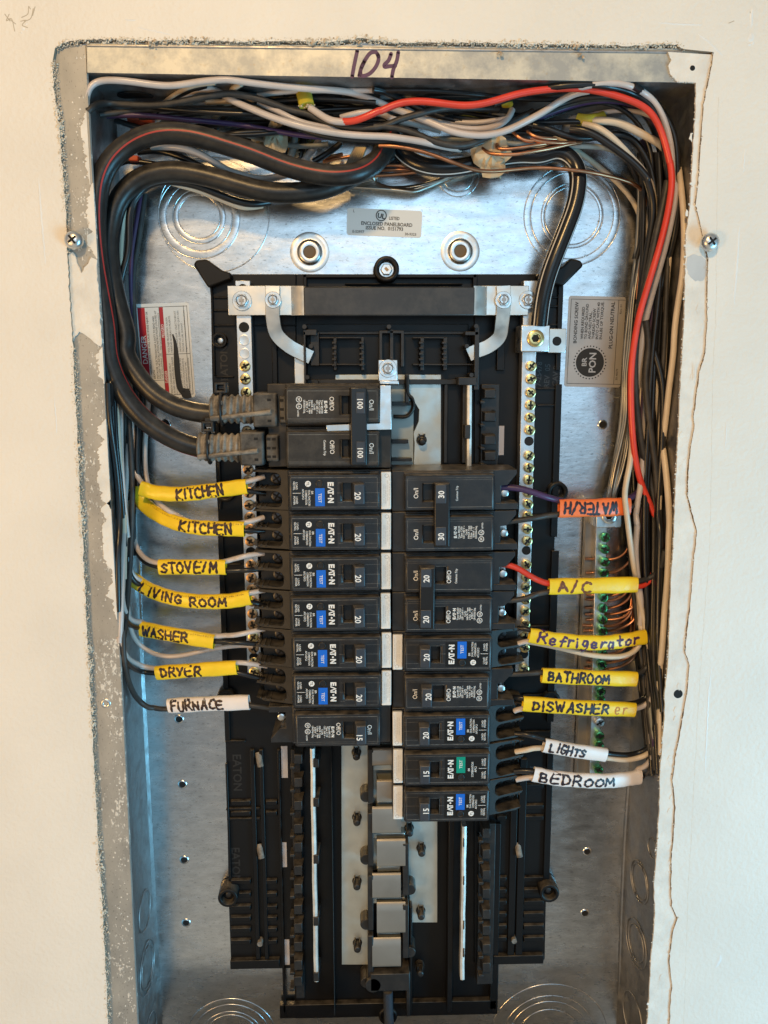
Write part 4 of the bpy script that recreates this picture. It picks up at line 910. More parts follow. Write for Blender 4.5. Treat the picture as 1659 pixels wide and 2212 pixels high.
def plain_face(root, zc, hasprint, cover, amp, txt_on=-13.8, txt_off=-36.4, twopole=True, typ='BR230'):
    mb = MB(); h = HFc+.05
    mb.text('On/I', txt_on, zc+.2, h, 3.0, -90, .01, sx=.9); 
    if not cover: mb.text('Off/O', txt_off, zc+1.0, h, 2.9, -90, .01, sx=.9)
    if hasprint:
        eaton(mb, txt_off-3.8, zc-1.0, h, 7.6, 1.9)
        for k, s in enumerate(('Type '+typ, 'Type '+typ.replace('BR', 'C'), '120 / 240 V ~', 'Cu/Al', 'HACR Type', ('2 Pole   J-969' if twopole else '1 Pole   J-969'), 'E7819 - T', 'LR43556 Disj.')):
            mb.text(s, txt_off-6.0-k*1.55, zc-.9, h, 1.2, -90, .02, maxw=8.2)
        xq = txt_off-20.2
        for zz in (zc+3.6, zc-.6): mb.ring(xq, zz, [(1.45, h), (1.8, h)], 24)
        mb.text('UL', xq, zc-.6, h, 1.5, -90, .02); mb.text('SP', xq, zc+3.6, h, 1.4, -90, .02); mb.text('LISTED', xq-.6, zc-5.0, h, .95, -90, .02)
    elif twopole: mb.text('Common Trip', txt_off-4.6, zc+.6, h, 1.45, -90, .02, maxw=9.5)
    mb.build('lettering', MT['ink'], root)
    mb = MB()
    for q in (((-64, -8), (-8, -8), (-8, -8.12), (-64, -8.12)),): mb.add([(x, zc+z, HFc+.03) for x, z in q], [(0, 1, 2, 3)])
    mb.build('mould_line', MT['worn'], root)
def plain_end(root, zc, wire=True):
    Hh = lambda x, z: 46+min(0, x+70)*.5; W2 = PH-.4
    mb = MB(); mb.prism([(-65.8, zc+W2), (-81, zc+W2), (-81, zc+W2-3.2), (-77, zc+W2-3.2)]+[(-77, zc+W2-3.6), (-70.5, zc+W2-4.2), (-70.5, zc-2.6), (-74.5, zc-3.0), (-80.5, zc-W2+2.6), (-80.5, zc-W2), (-65.8, zc-W2)], 14, 45); mb.box(-76, -68, zc-W2+1, zc+W2-1, 12, 24)
    mb.box(-81.5, -66, zc+W2-4, zc+W2, 30, 45.6)
    t = mb.build('terminal_pocket', MT['breaker'], root, bevel=.3)
    mb = MB(); mb.box(-77, -71.5, zc-2.2, zc+5.2, 24, 30); mb.cyl(-73.8, zc+3, 2.6, 30, 40, 18, dome=.5); mb.build('terminal_lug', MT['zinc'], t, bevel=.3)
def placed(root, row_z, right): 
    j_ = random.Random(int(row_z*10)+right)      # breakers never seat quite alike
    root.location = ((XM+j_.uniform(-.45, .3))*.001, j_.uniform(-.5, .4)*.001, (row_z+j_.uniform(-.18, .18))*.001)
    root.rotation_euler = (0, (math.pi if right else 0)+math.radians(j_.uniform(-.35, .35)), 0)
ROWL = [z0-PITCH*k for k in range(7)]
zR0, zR8 = A(975, 1065, 56)[1], A(975, 1742, 56)[1]; PR = (zR0-zR8)/8; ROWR = [zR0-PR*k for k in range(9)]
proto = dual('dual-function breaker between the main breaker and the second breaker row, below the cable boots', '20')
G_ = 'single dual-function breakers with blue test strip'
proto['group'] = G_
first = True
LAB = ['black breaker with blue TEST strip right below the 100 amp main breaker', 'second blue-striped breaker under the main one, wired through the lower KITCHEN sleeve',
       'blue-striped breaker wired through the STOVE/M sleeve', 'blue-striped breaker wired through the LIVING ROOM sleeve', 'blue-striped breaker wired through the WASHER sleeve',
       'blue-striped breaker of the left column right above the plain 15 amp breaker']
for k in range(6):
    r_ = proto if k == 0 else copy_tree(proto); r_['label'] = LAB[k]; placed(r_, ROWL[k], False)
for row, lab in ((4, 'blue-striped breaker beside the Refrigerator sleeve under the two-pole 20'), (6, 'blue-striped 20 amp breaker between the plain right single and the green-striped one')):
    r_ = copy_tree(proto); r_['label'] = lab; placed(r_, ROWR[row], True)
r15 = dual('blue-striped 15 amp breaker at the very bottom of the right column', '15'); r15['group'] = G_; placed(r15, ROWR[8], True)
rg = dual('single breaker with a green TEST strip and a 15 on its handle', '15', 'green', 'AFCI'); placed(rg, ROWR[7], True)
def single(label, num, right, row_z, typ):
    root = thing('circuit_breaker', 0, 0, 0, label, 'circuit breaker')
    case(root, 0, .6, -63.8, -7.6, (-31.5, -22.5) if not right else (-34, -25), MT['breaker'])
    hx = -20.5 if not right else -22.0
    plain_face(root, 0, True, False, num, txt_on=-14.6, txt_off=-35.0 if not right else -36.6, twopole=False, typ=typ)
    hnd, H1 = handle(root, hx, -.2, num); number(hnd, num, hx-.7, -1.2, H1+.12)
    plain_end(root, 0); placed(root, row_z, right); return root
single('plain black breaker with a 15 handle at the bottom of the left column', '15', False, ROWL[6], 'BR115')
single('plain black breaker with a 20 handle beside the BATHROOM sleeve', '20', True, ROWR[5], 'BR120')
def double(label, num, off, z_mid):
    root = thing('circuit_breaker', 0, 0, 0, label, 'two-pole breaker')
    hx = -31.2 if off else -22.3
    for zc, pr in ((-PR/2, False), (PR/2, True)):
        case(root, zc, .6, -65, -8.2, (-27, -20) if off else (-34.5, -26), MT['breaker'])
        plain_face(root, zc, pr, off, num, txt_on=-15.2, txt_off=-36.4, typ='BR2'+num)
        plain_end(root, zc)
    hnd, H1 = handle(root, hx, 0, num, wd=10, tie=(-PR/2-6.8, PR/2+6.8))
    for zc in (-PR/2, PR/2):
        mb = MB(); mb.box(hx-2.2, hx+4.4, zc-6.0, zc+5.6, H1-.5, H1+.25); q = mb.build('number_plate', MT['handle'], hnd, bevel=.3); number(hnd, num, hx+1.0, zc, H1+.4, 3.8, .03)
    placed(root, z_mid, True); return root
double('two-pole breaker with a long tie handle reading 30', '30', True, (ROWR[0]+ROWR[1])/2)
double('two-pole breaker with a long tie handle reading 20 wired to the A/C sleeve', '20', False, (ROWR[2]+ROWR[3])/2)
# the main breaker
root = thing('circuit_breaker', 0, 0, 0, 'dusty two-pole main breaker with 100 on both ends of its tie handle', 'main breaker')
zm0, zm1 = A(734, 876, 56)[1], A(734, 970, 56)[1]; zmid = (zm0+zm1)/2; dz = (zm0-zm1)/2
for zc, pr in ((dz, True), (-dz, False)):
    case(root, zc, .2, -66, -7.5, (-31, -23), MT['dusty'], hz=10.6)
    plain_face(root, zc, pr, False, '100', txt_on=-12.6, txt_off=-37, typ='BR2100')
mb = MB(); mb.box(-78, -66, -dz-PH+.3, dz+PH-.3, 8, 42); mb.build('case', MT['dusty'], root, bevel=.6)
hnd, H1 = handle(root, -20.8, 0, '100', wd=10.4, tie=(-dz-9.6, dz+11))
for zc in (dz+1.5, -dz-1.5):
    mb = MB(); mb.box(-22.2, -16.8, zc-6.2, zc+6.6, H1-.6, H1+.2); mb.build('number_plate', MT['handle'], hnd, bevel=.3); number(hnd, '100', -19.6, zc, H1+.36, 3.6, .02)
placed(root, zmid, False)
# bracket that holds the main breaker down
root = thing('hold_down_bracket', XM-5, -165, 40, 'bent zinc bracket with hex screw hooked over the main breaker', 'bracket')
mb = MB(); h_ = HFc-2.5
mb.prism([XZ(*p, h_) for p in ((821,832),(845,832),(846,928),(706,932),(704,918),(820,914))], h_-2.2, h_); mb.build('strip', MT['zinc'], root, bevel=.3)
mb = MB(); mb.ub(817, 777, 859, 824, 38, 44); pl_ = mb.build('plate', MT['zinc'], root, bevel=.5); mb = MB(); mb.ub(820, 822, 862, 830, 36, 50); mb.build('lip', MT['zinc'], root, bevel=.4)
hexscrew(838, 796, 44, 5.6, root)
# ================================================================ wires, cables, sleeves
def wire(pts, r, m, label, group=None, name='wire', cat='wire', n=8, seg=7, gap=0):
    if isinstance(pts, str): pts = path(pts, 25)
    P = spline([inside(p, r+gap) for p in pts], seg)
    for q in range(3):        # springy: no sharp bends where it rounds the lip
        P = [inside(p, r+gap) for p in P]
        for k in range(5): P = [P[0]]+[a*.25+b*.5+c_*.25 for a, b, c_ in zip(P[:-2], P[1:-1], P[2:])]+[P[-1]]
    P = tuck(P, r)
    o = MB().sweep(P, r, r, n).build(name, MT[m] if isinstance(m, str) else m, smooth=60)
    return tag(o, label, cat, group)
def inside(p, r):             # slide a point towards the lens until it clears the walls of the box
    p = Vector(p); Cm = Vector((CAM[0], -CAM[1], D-CAM[2]))
    def lerp_edge(E, z):
        for a, b in zip(E[:-1], E[1:]):
            if b[1] <= z <= a[1]: return a[0]+(b[0]-a[0])*(z-a[1])/(b[1]-a[1])
        return E[0][0] if z > E[0][1] else E[-1][0]
    for k in range(30):
        t = p.z/D; wl = XL+1.5+(lerp_edge(FL, p.y)-XL-1.5)*t; wr = XR-1.5+(lerp_edge(FR, p.y)-XR+1.5)*t
        zt = ZT+(T0[1]+(T1[1]-T0[1])*p.x/355-ZT)*t
        if (p.x-r > wl-.1 and p.x+r < wr+.1 and p.y+r < zt+.1) or p.z > D-2.2: break
        p = p+(Cm-p)*(1.2/(Cm.z-p.z))
    return p
SLV = []                      # centre lines of the sleeves
def tuck(P, r):               # wires that enter a sleeve stay inside it
    out = []
    for p in P:
        q = p.copy()
        for C_, hw, hh in SLV:
            best = min(C_, key=lambda c: (c.x-p.x)**2+(c.y-p.y)**2)
            d = math.hypot(best.x-p.x, best.y-p.y)
            if d < hw+.6 and best.z-6 < p.z < best.z+hh+r*.8: q.z = min(q.z, best.z-(hh-r)*.2-.7-.5*(d/hw)**2)
        out.append(q)
    for k in range(3): out = [out[0]]+[Vector((b.x, b.y, min(b.z, (a.z+b.z+c_.z)/3))) for a, b, c_ in zip(out[:-2], out[1:-1], out[2:])]+[out[-1]]
    return out
def spl(pts, seg=9, it=14):   # stiff cable: the spline relaxed
    P = spline(pts, seg)
    for k in range(it): P = [P[0]]+[a*.25+b*.5+c_*.25 for a, b, c_ in zip(P[:-2], P[1:-1], P[2:])]+[P[-1]]
    return P
def stripe_on(pts, R, ang0, ang1, wd, m, parent, seg=9):     # stripe printed along a cable, turning from ang0 to ang1 (0 = towards the room)
    P = spl(pts, seg); L_ = len(P); vs = []; K = 4; prev = None
    for i, p in enumerate(P):
        t = (P[min(i+1, L_-1)]-P[max(i-1, 0)]).normalized(); U = Vector((0, 0, 1)); b = U-t*U.dot(t)
        if b.length < .25: b = prev-t*prev.dot(t)
        b.normalize(); prev = b; a = t.cross(b)
        f_ = i/(L_-1); an = ang0(f_) if callable(ang0) else ang0+(ang1-ang0)*f_
        for k in range(K+1):
            th = math.radians(an)+(k/K-.5)*wd/R
            vs.append(p+(a*math.sin(th)+b*math.cos(th))*(R+.05))
    o = MB(); o.add(vs, [(i*(K+1)+k, i*(K+1)+k+1, (i+1)*(K+1)+k+1, (i+1)*(K+1)+k) for i in range(L_-1) for k in range(K)])
    return o.build('stripe', MT[m], parent, smooth=60)
# ---------------------------------------------------------------- handwriting
GL = {'K': ['0,1 0,0', '.7,1 .02,.45 .75,0'], 'I': ['.2,1 .2,0'], 'T': ['0,1 .8,1', '.4,1 .4,0'], 'C': ['.75,.85 .5,1 .15,.8 .05,.4 .25,.05 .7,.1'], 'H': ['0,1 0,0', '.7,1 .7,0', '0,.5 .7,.55'],
      'E': ['.7,1 .05,1 .03,0 .7,0', '.05,.52 .6,.55'], 'N': ['0,0 .03,1', '.03,1 .65,.02', '.65,.02 .7,1'], 'S': ['.7,.85 .4,1 .08,.78 .35,.55 .68,.3 .4,0 0,.12'], 'O': ['.4,1 .08,.75 .05,.3 .35,0 .7,.25 .72,.7 .4,1'],
      'U': ['0,1 .03,.25 .3,0 .6,.2 .66,1'], 'V': ['0,1 .32,0', '.32,0 .7,1'], 'M': ['0,0 .1,1', '.1,1 .42,.35', '.42,.35 .75,1', '.75,1 .85,0'], 'L': ['.05,1 0,0', '0,0 .6,.03'], 'G': ['.72,.85 .4,1 .1,.7 .1,.25 .4,0 .72,.2 .72,.45', '.72,.45 .42,.45'],
      'R': ['0,0 .03,1', '.03,1 .5,1 .65,.78 .45,.55 .05,.5', '.3,.52 .75,0'], 'W': ['0,1 .22,0', '.22,0 .45,.7', '.45,.7 .65,0', '.65,0 .95,1'], 'A': ['0,0 .35,1', '.35,1 .7,0', '.12,.4 .6,.4'], 'D': ['.05,1 .05,0', '-.05,1 .4,.95 .68,.6 .6,.2 .05,0'],
      'Y': ['0,1 .3,.5', '.7,1 .2,0'], 'F': ['.05,1 .03,0', '.05,1 .7,1', '.05,.55 .55,.58'], 'B': ['.03,1 .03,0', '.03,1 .5,.95 .52,.65 .1,.53', '.1,.53 .62,.42 .6,.08 .03,0'], '/': ['.5,1.05 0,-.05'],
      'e': ['.05,.3 .5,.36 .42,.6 .15,.58 .05,.25 .25,0 .55,.1'], 'f': ['.6,.85 .4,.95 .28,.7 .28,0', '.05,.5 .55,.55'], 'r': ['.05,.6 .08,0', '.08,.35 .25,.58 .5,.55'], 'i': ['.15,.55 .15,0', '.15,.78 .16,.82'], 'g': ['.5,.55 .2,.6 .08,.3 .3,.1 .5,.4', '.5,.55 .52,-.25 .3,-.42 .08,-.3'],
      'a': ['.5,.5 .2,.6 .05,.25 .25,0 .5,.35', '.5,.58 .55,0'], 't': ['.3,.95 .28,.1 .45,0', '0,.58 .6,.6'], 'o': ['.3,.6 .06,.4 .1,.08 .35,0 .55,.25 .5,.5 .3,.6']}
WD = {'M': .95, 'W': 1.0, 'I': .35, 'i': .3, '/': .55, ' ': .5, 'f': .6, 'r': .5, 'e': .6, 'a': .62, 'g': .62, 't': .6, 'o': .6}
def sleeve(name_label, txt, cpath, hw, m, text_s, cap, pen=.46, wires=(), upside=False, ink='marker', hh=2.7, dz=0.0, extra=None, group='write-on marker sleeves on the circuit wires'):
    pts = path(cpath, 36); P = [Vector(p) for p in spline(pts, 10)]
    RR = random.Random(len(txt)*13+int(P[0].y)); ph = RR.uniform(0, 6); wv = lambda i, q: .035*math.sin(i*.55+ph)*math.cos(q*.52+ph)+.02*math.sin(i*1.3+q*.26)
    o = MB(); o.sweep(P, hw, hh, 24, 2.6, caps=False, wob=wv)
    # inner surface, so the open ends show a wall
    o.sweep(P, hw-.5, hh-.45, 24, 2.6, caps=False)
    n_ = len(P)*24; L_ = len(P)
    for e in (0, L_-1): o.f += [(e*24+q, e*24+(q+1) % 24, n_+e*24+(q+1) % 24, n_+e*24+q) for q in range(24)]
    SLV.append(([P[0].lerp(P[1], q/3) for q in range(-6, 3)]+P+[P[-1]+(P[-1]-P[-2])*(q/3) for q in range(1, 7)], hw, hh)); c_ = P[L_//2]; root = o.build('marker_sleeve', MT[m], smooth=55, origin=tuple(c_)); tag(root, name_label, 'wire sleeve', group)
    S = [0]
    for a, b in zip(P[:-1], P[1:]): S.append(S[-1]+(b-a).length)
    tot = S[-1]
    def at(s, t):
        s = max(0, min(tot, s)); i = max(k for k in range(L_) if S[k] <= s+1e-9); i = min(i, L_-2); f_ = (s-S[i])/(S[i+1]-S[i]); p = P[i].lerp(P[i+1], f_)
        tg = (P[min(i+2, L_-1)]-P[max(i-1, 0)]); tg.z *= 1; tg.normalize(); U = Vector((0, 0, 1)); b = (U-tg*U.dot(tg)).normalized(); a = b.cross(tg)
        q = max(0, 1-abs(t/hw)**2.6)**(1/2.6)
        return p+a*t+b*(hh*q*1.03+.10)
    s0, s1 = text_s; wtot = sum(WD.get(ch, .75)+.28 for ch in txt); sc_ = (s1-s0)*tot/wtot; R = random.Random(len(txt)*7+int(hw*10)+ord(txt[0]))
    mb = MB(); x = 0
    for ch in txt:
        j = R.uniform(-.10, .10); sl_ = R.uniform(-.10, .16); kk = R.uniform(.84, 1.12)
        for st in GL.get(ch, []):
            pp = [tuple(float(q) for q in w_.split(',')) for w_ in st.split()]
            if len(pp) > 2: pp = [(q.x, q.y) for q in spline([(a, b, 0) for a, b in pp], 4)]
            fine = []
            for (a, b), (c2, d2) in zip(pp[:-1], pp[1:]):
                k_ = max(1, int(math.hypot(c2-a, d2-b)/.16))
                fine += [(a+(c2-a)*i/k_, b+(d2-b)*i/k_) for i in range(k_)]
            fine.append(pp[-1]); fl = []
            for (a, b) in fine:
                s_ = (x+a+sl_*b)*sc_+s0*tot; t_ = ((b-.5+j)*kk)*cap+dz
                if upside: s_ = (s0+s1)*tot-s_; t_ = -t_
                fl.append((s_, t_))
            vs = []; N_ = len(fl)
            for i, (s_, t_) in enumerate(fl):
                ds = fl[min(i+1, N_-1)][0]-fl[max(i-1, 0)][0]; dt = fl[min(i+1, N_-1)][1]-fl[max(i-1, 0)][1]; q = math.hypot(ds, dt) or 1
                pw = pen*(1+.32*math.sin(i*1.7+x*3))
                vs += [tuple(at(s_-dt/q*pw, t_+ds/q*pw)), tuple(at(s_+dt/q*pw, t_-ds/q*pw))]
            mb.add(vs, [(2*i, 2*i+1, 2*i+3, 2*i+2) for i in range(N_-1)])
            for (s_, t_) in (fl[0], fl[-1]):
                mb.add([tuple(at(s_+pen*math.cos(a), t_+pen*math.sin(a))) for a in [i*math.pi/4 for i in range(8)]], [tuple(range(8))])
        x += WD.get(ch, .75)+.28
    mb.build('handwriting', MT[ink], root, smooth=0)
    if extra: extra(root, at, tot, hw)
    return root
def imprint(frac0, frac1, tt=.72):       # factory print along the sleeve's upper edge
    def f_(root, at, tot, hw):
        mb = MB(); R = random.Random(5); s = frac0*tot
        while s < frac1*tot:
            w_ = R.uniform(.4, 1.1); y0 = tt*hw-R.uniform(.5, .7); y1 = tt*hw+R.uniform(0, .25)
            for y in (y0, (y0+y1)/2, y1):
                if R.random() < .7: mb.add([tuple(at(s, y)), tuple(at(s+w_, y)), tuple(at(s+w_, y+.16)), tuple(at(s, y+.16))], [(0, 1, 2, 3)])
            if R.random() < .7: mb.add([tuple(at(s, y0)), tuple(at(s+.16, y0)), tuple(at(s+.16, y1)), tuple(at(s, y1))], [(0, 1, 2, 3)])
            s += w_+R.uniform(.3, 1.0)
        mb.build('factory_print', MT['faint'], root)
    return f_
MT['faint'] = M('faint_print', (.30, .16, .012), .5); MT['faintgrey'] = M('faint_grey_print', (.45, .42, .41), .5)
def faded_er(root, at, tot, hw):
    mb = MB()
    for st, s0 in (('.05,.3 .5,.36 .42,.6 .15,.58 .05,.25 .25,0 .55,.1', .80), ('.05,.6 .08,0', .875), ('.08,.35 .25,.58 .5,.55', .875)):
        pp = [tuple(float(q) for q in w_.split(',')) for w_ in st.split()]; pp = [(q.x, q.y) for q in spline([(a, b, 0) for a, b in pp], 5)]
        ribbon3(mb, [at(s0*tot+a*6, (b-.35)*8) for a, b in pp], .42)
    mb.build('faded_letters', MT['fadedmarker'], root)
def ribbon3(mb, P, wd):
    vs = []; L_ = len(P); U = Vector((0, 0, 1))
    for i, p in enumerate(P):
        t = (P[min(i+1, L_-1)]-P[max(i-1, 0)]); a = U.cross(t).normalized()*wd; vs += [tuple(p+a), tuple(p-a)]
    mb.add(vs, [(2*i, 2*i+1, 2*i+3, 2*i+2) for i in range(L_-1)])
SL = [
 ('yellow sleeve lettered KITCHEN in straight strokes, the upper one under the cable boots', 'KITCHEN', 'm 545,135,28; 640,162,30; 800,170,34; 1000,148,38; 1205,122,40', 4.9, 'yellow', (.36, .81), 6.4, None),
 ('long curved yellow sleeve lettered KITCHEN whose tail runs up behind the other KITCHEN sleeve', 'KITCHEN', 'm 512,120,16; 560,225,18; 680,315,26; 850,372,34; 1000,384,38; 1190,388,40', 4.9, 'yellow', (.52, .93), 6.2, imprint(.2, .98)),
 ('short straight yellow sleeve lettered STOVE/M', 'STOVE/M', 'm 660,624,32; 860,624,36; 1075,626,38', 5.1, 'yellow', (.05, .92), 6.6, None),
 ('curved yellow sleeve lettered LIVING ROOM', 'LIVING ROOM', 'm 482,692,18; 600,768,24; 750,818,30; 900,838,34; 1100,835,38; 1228,812,40', 5.0, 'yellow', (.12, .84), 6.0, imprint(.04, .96)),
 ('tilted yellow sleeve lettered WASHER', 'WASHER', 'm 545,1008,24; 760,1048,32; 1002,1090,36', 5.1, 'yellow', (.05, .70), 6.4, imprint(.08, .98)),
 ('yellow sleeve lettered DRYER above the white FURNACE sleeve', 'DRYER', 'n 643,288,28; 860,272,34; 1143,254,38', 4.9, 'yellow', (.08, .60), 6.2, None),
 ('white sleeve lettered FURNACE on a single black wire', 'FURNACE', 'n 718,492,28; 950,480,34; 1220,470,38', 5.2, 'white', (.05, .72), 6.4, None),
 ('orange sleeve with upside-down WATER/H lettering', 'WATER/H', 'p 490,260,40; 700,256,38; 930,248,34', 6.0, 'orange', (.04, .80), 7.2, None),
 ('yellow sleeve lettered A/C with a red and a black wire', 'A/C', 'p 428,746,42; 700,740,40; 975,734,36', 5.4, 'yellow', (.10, .50), 6.8, None),
 ('yellow sleeve lettered Refrigerator in lower case', 'Refrigerator', 'p 306,1048,42; 450,1074,42; 600,1090,40; 750,1096,38; 880,1084,34; 1030,1058,30', 5.0, 'yellow', (.07, .94), 7.2, None),
 ('yellow sleeve lettered BATHROOM', 'BATHROOM', 'q 384,302,42; 700,318,40; 972,326,36', 5.2, 'yellow', (.06, .72), 6.4, None),
 ('yellow sleeve lettered DISWASHER with faded letters after it', 'DISWASHER', 'q 266,478,42; 600,502,42; 962,516,36', 5.2, 'yellow', (.08, .76), 6.4, faded_er),
 ('short tilted white sleeve lettered LIGHTS', 'LIGHTS', 'q 396,736,42; 580,770,40; 782,798,36', 4.9, 'white', (.09, .66), 5.8, None),
 ('long curved white sleeve lettered BEDROOM', 'BEDROOM', 'q 330,916,42; 450,940,42; 600,954,42; 760,960,40; 900,950,36; 998,934,32', 5.2, 'white', (.06, .75), 6.4, None)]
for lab, txt, cp, hw_, m_, ts, cap, ex in SL:
    sleeve(lab, txt, cp, hw_, m_, ts, cap, pen=.76 if txt != 'A/C' else .8, upside=(txt == 'WATER/H'), ink={'A/C': 'brownmarker', 'Refrigerator': 'purplemarker', 'DRYER': 'marker'}.get(txt, 'marker'), extra=ex, dz=.4 if txt == 'Refrigerator' else 0)
# ---------------------------------------------------------------- wires of each circuit, from breaker to sleeve and on into the bundle
RW = 1.75
def cw(p, m, lab, r=RW, group=None): return wire(p, r, m, lab, group)
cw('m 1310,62,34; 1200,96,40; 1000,138,38; 800,158,34; 640,150,30; 555,112,26; 500,10,22; 490,-60,22; f 510,1350,22; 500,1100,20; 490,900,20; 470,560,18; 430,200,16', 'w_white', 'white wire out of the upper KITCHEN sleeve')
cw('m 1320,168,34; 1210,150,39; 1000,162,38; 800,182,34; 640,172,30; 560,140,24; f 540,1300,18; 530,1000,16; 480,500,14', 'w_black', 'black wire through the upper KITCHEN sleeve')
cw('m 1310,315,34; 1185,352,40; 1000,372,38; 840,348,34; 740,290,30; 640,215,24; 580,100,14; f 640,1250,12; 660,900,10; 690,620,10; 640,300,9', 'w_white', 'white wire bulging over the lower KITCHEN sleeve')
cw('m 1315,400,34; 1190,400,40; 1000,396,38; 850,385,34; 680,330,25; 560,235,17; f 570,1300,10; 610,1000,9; 600,500,8', 'w_black', 'black wire through the lower KITCHEN sleeve')
cw('m 1310,540,34; 1180,556,40; 1075,596,38; 860,612,36; 660,604,32; 580,580,28; 520,510,22; 495,420,18; 492,200,16; f 490,1200,14', 'w_white', 'white wire through the STOVE/M sleeve')
cw('m 1310,634,33; 1180,648,39; 1070,652,38; 860,640,35; 660,626,31; 575,600,26; 512,525,20; 490,430,16; 480,150,14; f 450,1200,12', 'w_black', 'black wire through the STOVE/M sleeve')
cw('m 1315,770,34; 1228,785,40; 1100,822,38; 900,826,34; 750,808,30; 600,758,24; 485,670,18; 465,560,16; 470,300,14', 'w_white', 'white wire through the LIVING ROOM sleeve')
cw('m 1320,866,33; 1230,842,39; 1100,848,38; 900,850,34; 750,832,30; 600,782,24; 480,700,16; 462,560,14', 'w_black', 'black wire through the LIVING ROOM sleeve')
cw('m 1315,1008,34; 1160,1044,39; 1004,1064,36; 760,1034,32; 545,984,24; 455,932,18; 425,820,14; 430,600,12', 'w_white', 'white wire through the WASHER sleeve')
cw('m 1290,1106,33; 1150,1096,38; 1002,1090,35; 760,1060,31; 540,1014,23; 460,975,17; 425,900,13', 'w_black', 'black wire through the WASHER sleeve')
cw('n 1240,122,22; 1170,116,24; 960,142,26; 830,176,28; 700,188,26; 600,158,22; 520,98,18; 480,10,14; 466,-80,12; m 455,800,12', 'w_white', 'loose white wire looping between the WASHER and DRYER sleeves', r=1.6)
cw('n 1330,246,33; 1220,230,38; 1140,224,38; 860,256,34; 642,264,28; 560,248,24; 490,216,20; 440,170,16; 415,60,14; m 418,1000,14; 432,700,16', 'w_white', 'white wire through the DRYER sleeve')
cw('n 1320,328,32; 1230,310,36; 1145,282,37; 860,284,34; 642,292,27; 555,282,22; 480,250,17; 430,190,14; 412,80,12', 'w_black', 'black wire through the DRYER sleeve')
cw('n 1400,516,32; 1330,504,36; 1220,490,38; 950,490,34; 720,518,28; 620,518,28; 540,470,28; 480,378,27; 445,250,26; 432,100,26; 436,0,26; m 432,1100,26; 455,900,26; 485,500,27; 492,100,27; f 500,1700,26; 480,1300,24; 455,900,22; 440,600,16', 'w_dusty', 'single black wire that runs down and turns into the FURNACE sleeve', r=1.9)
cw('p 130,128,40; 250,134,42; 360,170,42; 490,214,40; 700,236,38; 920,206,34; 985,160,28; 1010,100,24; j 700,1550,20; 720,1200,16; 740,900,12', 'w_purple', 'dull purple wire from the tied 30 breaker through the orange sleeve', r=2.1)
cw('p 130,348,40; 300,326,42; 490,298,40; 700,276,38; 930,250,33; 1000,236,28; 1060,190,22; j 880,1500,20; 900,1000,16', 'w_dusty', 'black wire from the tied 30 breaker through the orange sleeve', r=1.9)
cw('p 130,606,40; 220,622,42; 310,680,42; 425,738,42; 700,736,40; 975,752,36; 1050,722,30; 1100,610,24; 1110,500,20; k 1180,400,16', 'w_red', 'red wire from the tied 20 breaker through the A/C sleeve', r=2.0)
cw('p 125,832,40; 250,830,42; 330,802,42; 425,780,42; 700,752,40; 978,718,36; 1060,690,30; 1130,630,24; 1150,520,20', 'w_dusty', 'black wire from the tied 20 breaker through the A/C sleeve', r=1.9)
cw('p 235,1000,38; 300,1014,42; 450,1058,42; 600,1078,40; 750,1086,38; 900,1070,34; 1040,1040,28; 1090,960,24', 'w_black', 'black wire through the Refrigerator sleeve')
cw('p 240,1100,38; 300,1084,41; 450,1090,41; 600,1104,39; 750,1106,37; 900,1092,33; 1050,1066,27; 1110,980,22', 'w_white', 'white wire through the Refrigerator sleeve')
cw('q 240,90,24; 320,96,26; 450,122,30; 560,148,34; 700,180,36; 850,190,34; 930,172,32; 985,130,30; 1005,60,28; p 1000,1000,26; 990,820,24; 975,700,24', 'w_cream', 'cream wire drooping below the Refrigerator sleeve', r=1.9)
cw('q 180,296,40; 300,294,42; 390,286,42; 700,306,40; 975,300,36; 1030,262,30; 1075,195,24; 1090,80,22; p 1120,1000,20', 'w_dusty', 'black wire through the BATHROOM sleeve', r=1.9)  # paler dusty material stands in for the glints on this black wire
cw('q 210,440,38; 270,446,42; 600,484,42; 962,486,36; 1040,432,30; 1085,340,24; 1095,150,22', 'w_black', 'black wire through the DISWASHER sleeve', r=1.9)
cw('q 215,524,38; 266,506,41; 600,516,41; 965,520,35; 1050,472,30; 1100,380,26; 1100,200,24', 'w_white', 'white wire through the DISWASHER sleeve', r=1.9)
cw('q 218,664,38; 300,672,42; 396,704,42; 580,748,40; 785,792,36; 900,802,34; 1010,778,30; 1075,715,26; 1092,600,24; 1090,400,22', 'w_black', 'black wire through the LIGHTS sleeve', r=1.9)
cw('q 222,778,38; 300,766,42; 396,756,42; 580,782,40; 785,824,36; 920,830,34; 1040,800,30; 1098,720,28; 1112,600,28; 1104,420,28; 1075,250,28; 1040,80,28; 1025,0,28; k 1010,1400,28; 940,1100,28; 900,860,30; 840,480,36; 800,150,40; 780,0,40; j 460,1860,40; 450,1740,40; 480,1550,38; 530,1300,34; 540,1000,28; 560,700,22; 640,200,16; 680,0,14', 'w_cream', 'cream wire hanging in front of the orange and yellow sleeves down to the LIGHTS sleeve', r=1.9)
cw('q 212,900,38; 320,896,41; 450,930,41; 600,946,41; 760,952,39; 900,944,35; 1000,952,30; 1070,900,26; 1118,800,22; 1125,600,20; 1120,300,18', 'w_black', 'black wire through the BEDROOM sleeve', r=2.0)
cw('q 225,952,38; 330,934,41; 450,950,41; 600,966,41; 760,966,39; 900,950,35; 985,898,32; 1060,842,28; 1105,740,26; 1118,620,26; 1108,420,26', 'w_white', 'white wire through the BEDROOM sleeve', r=1.9)
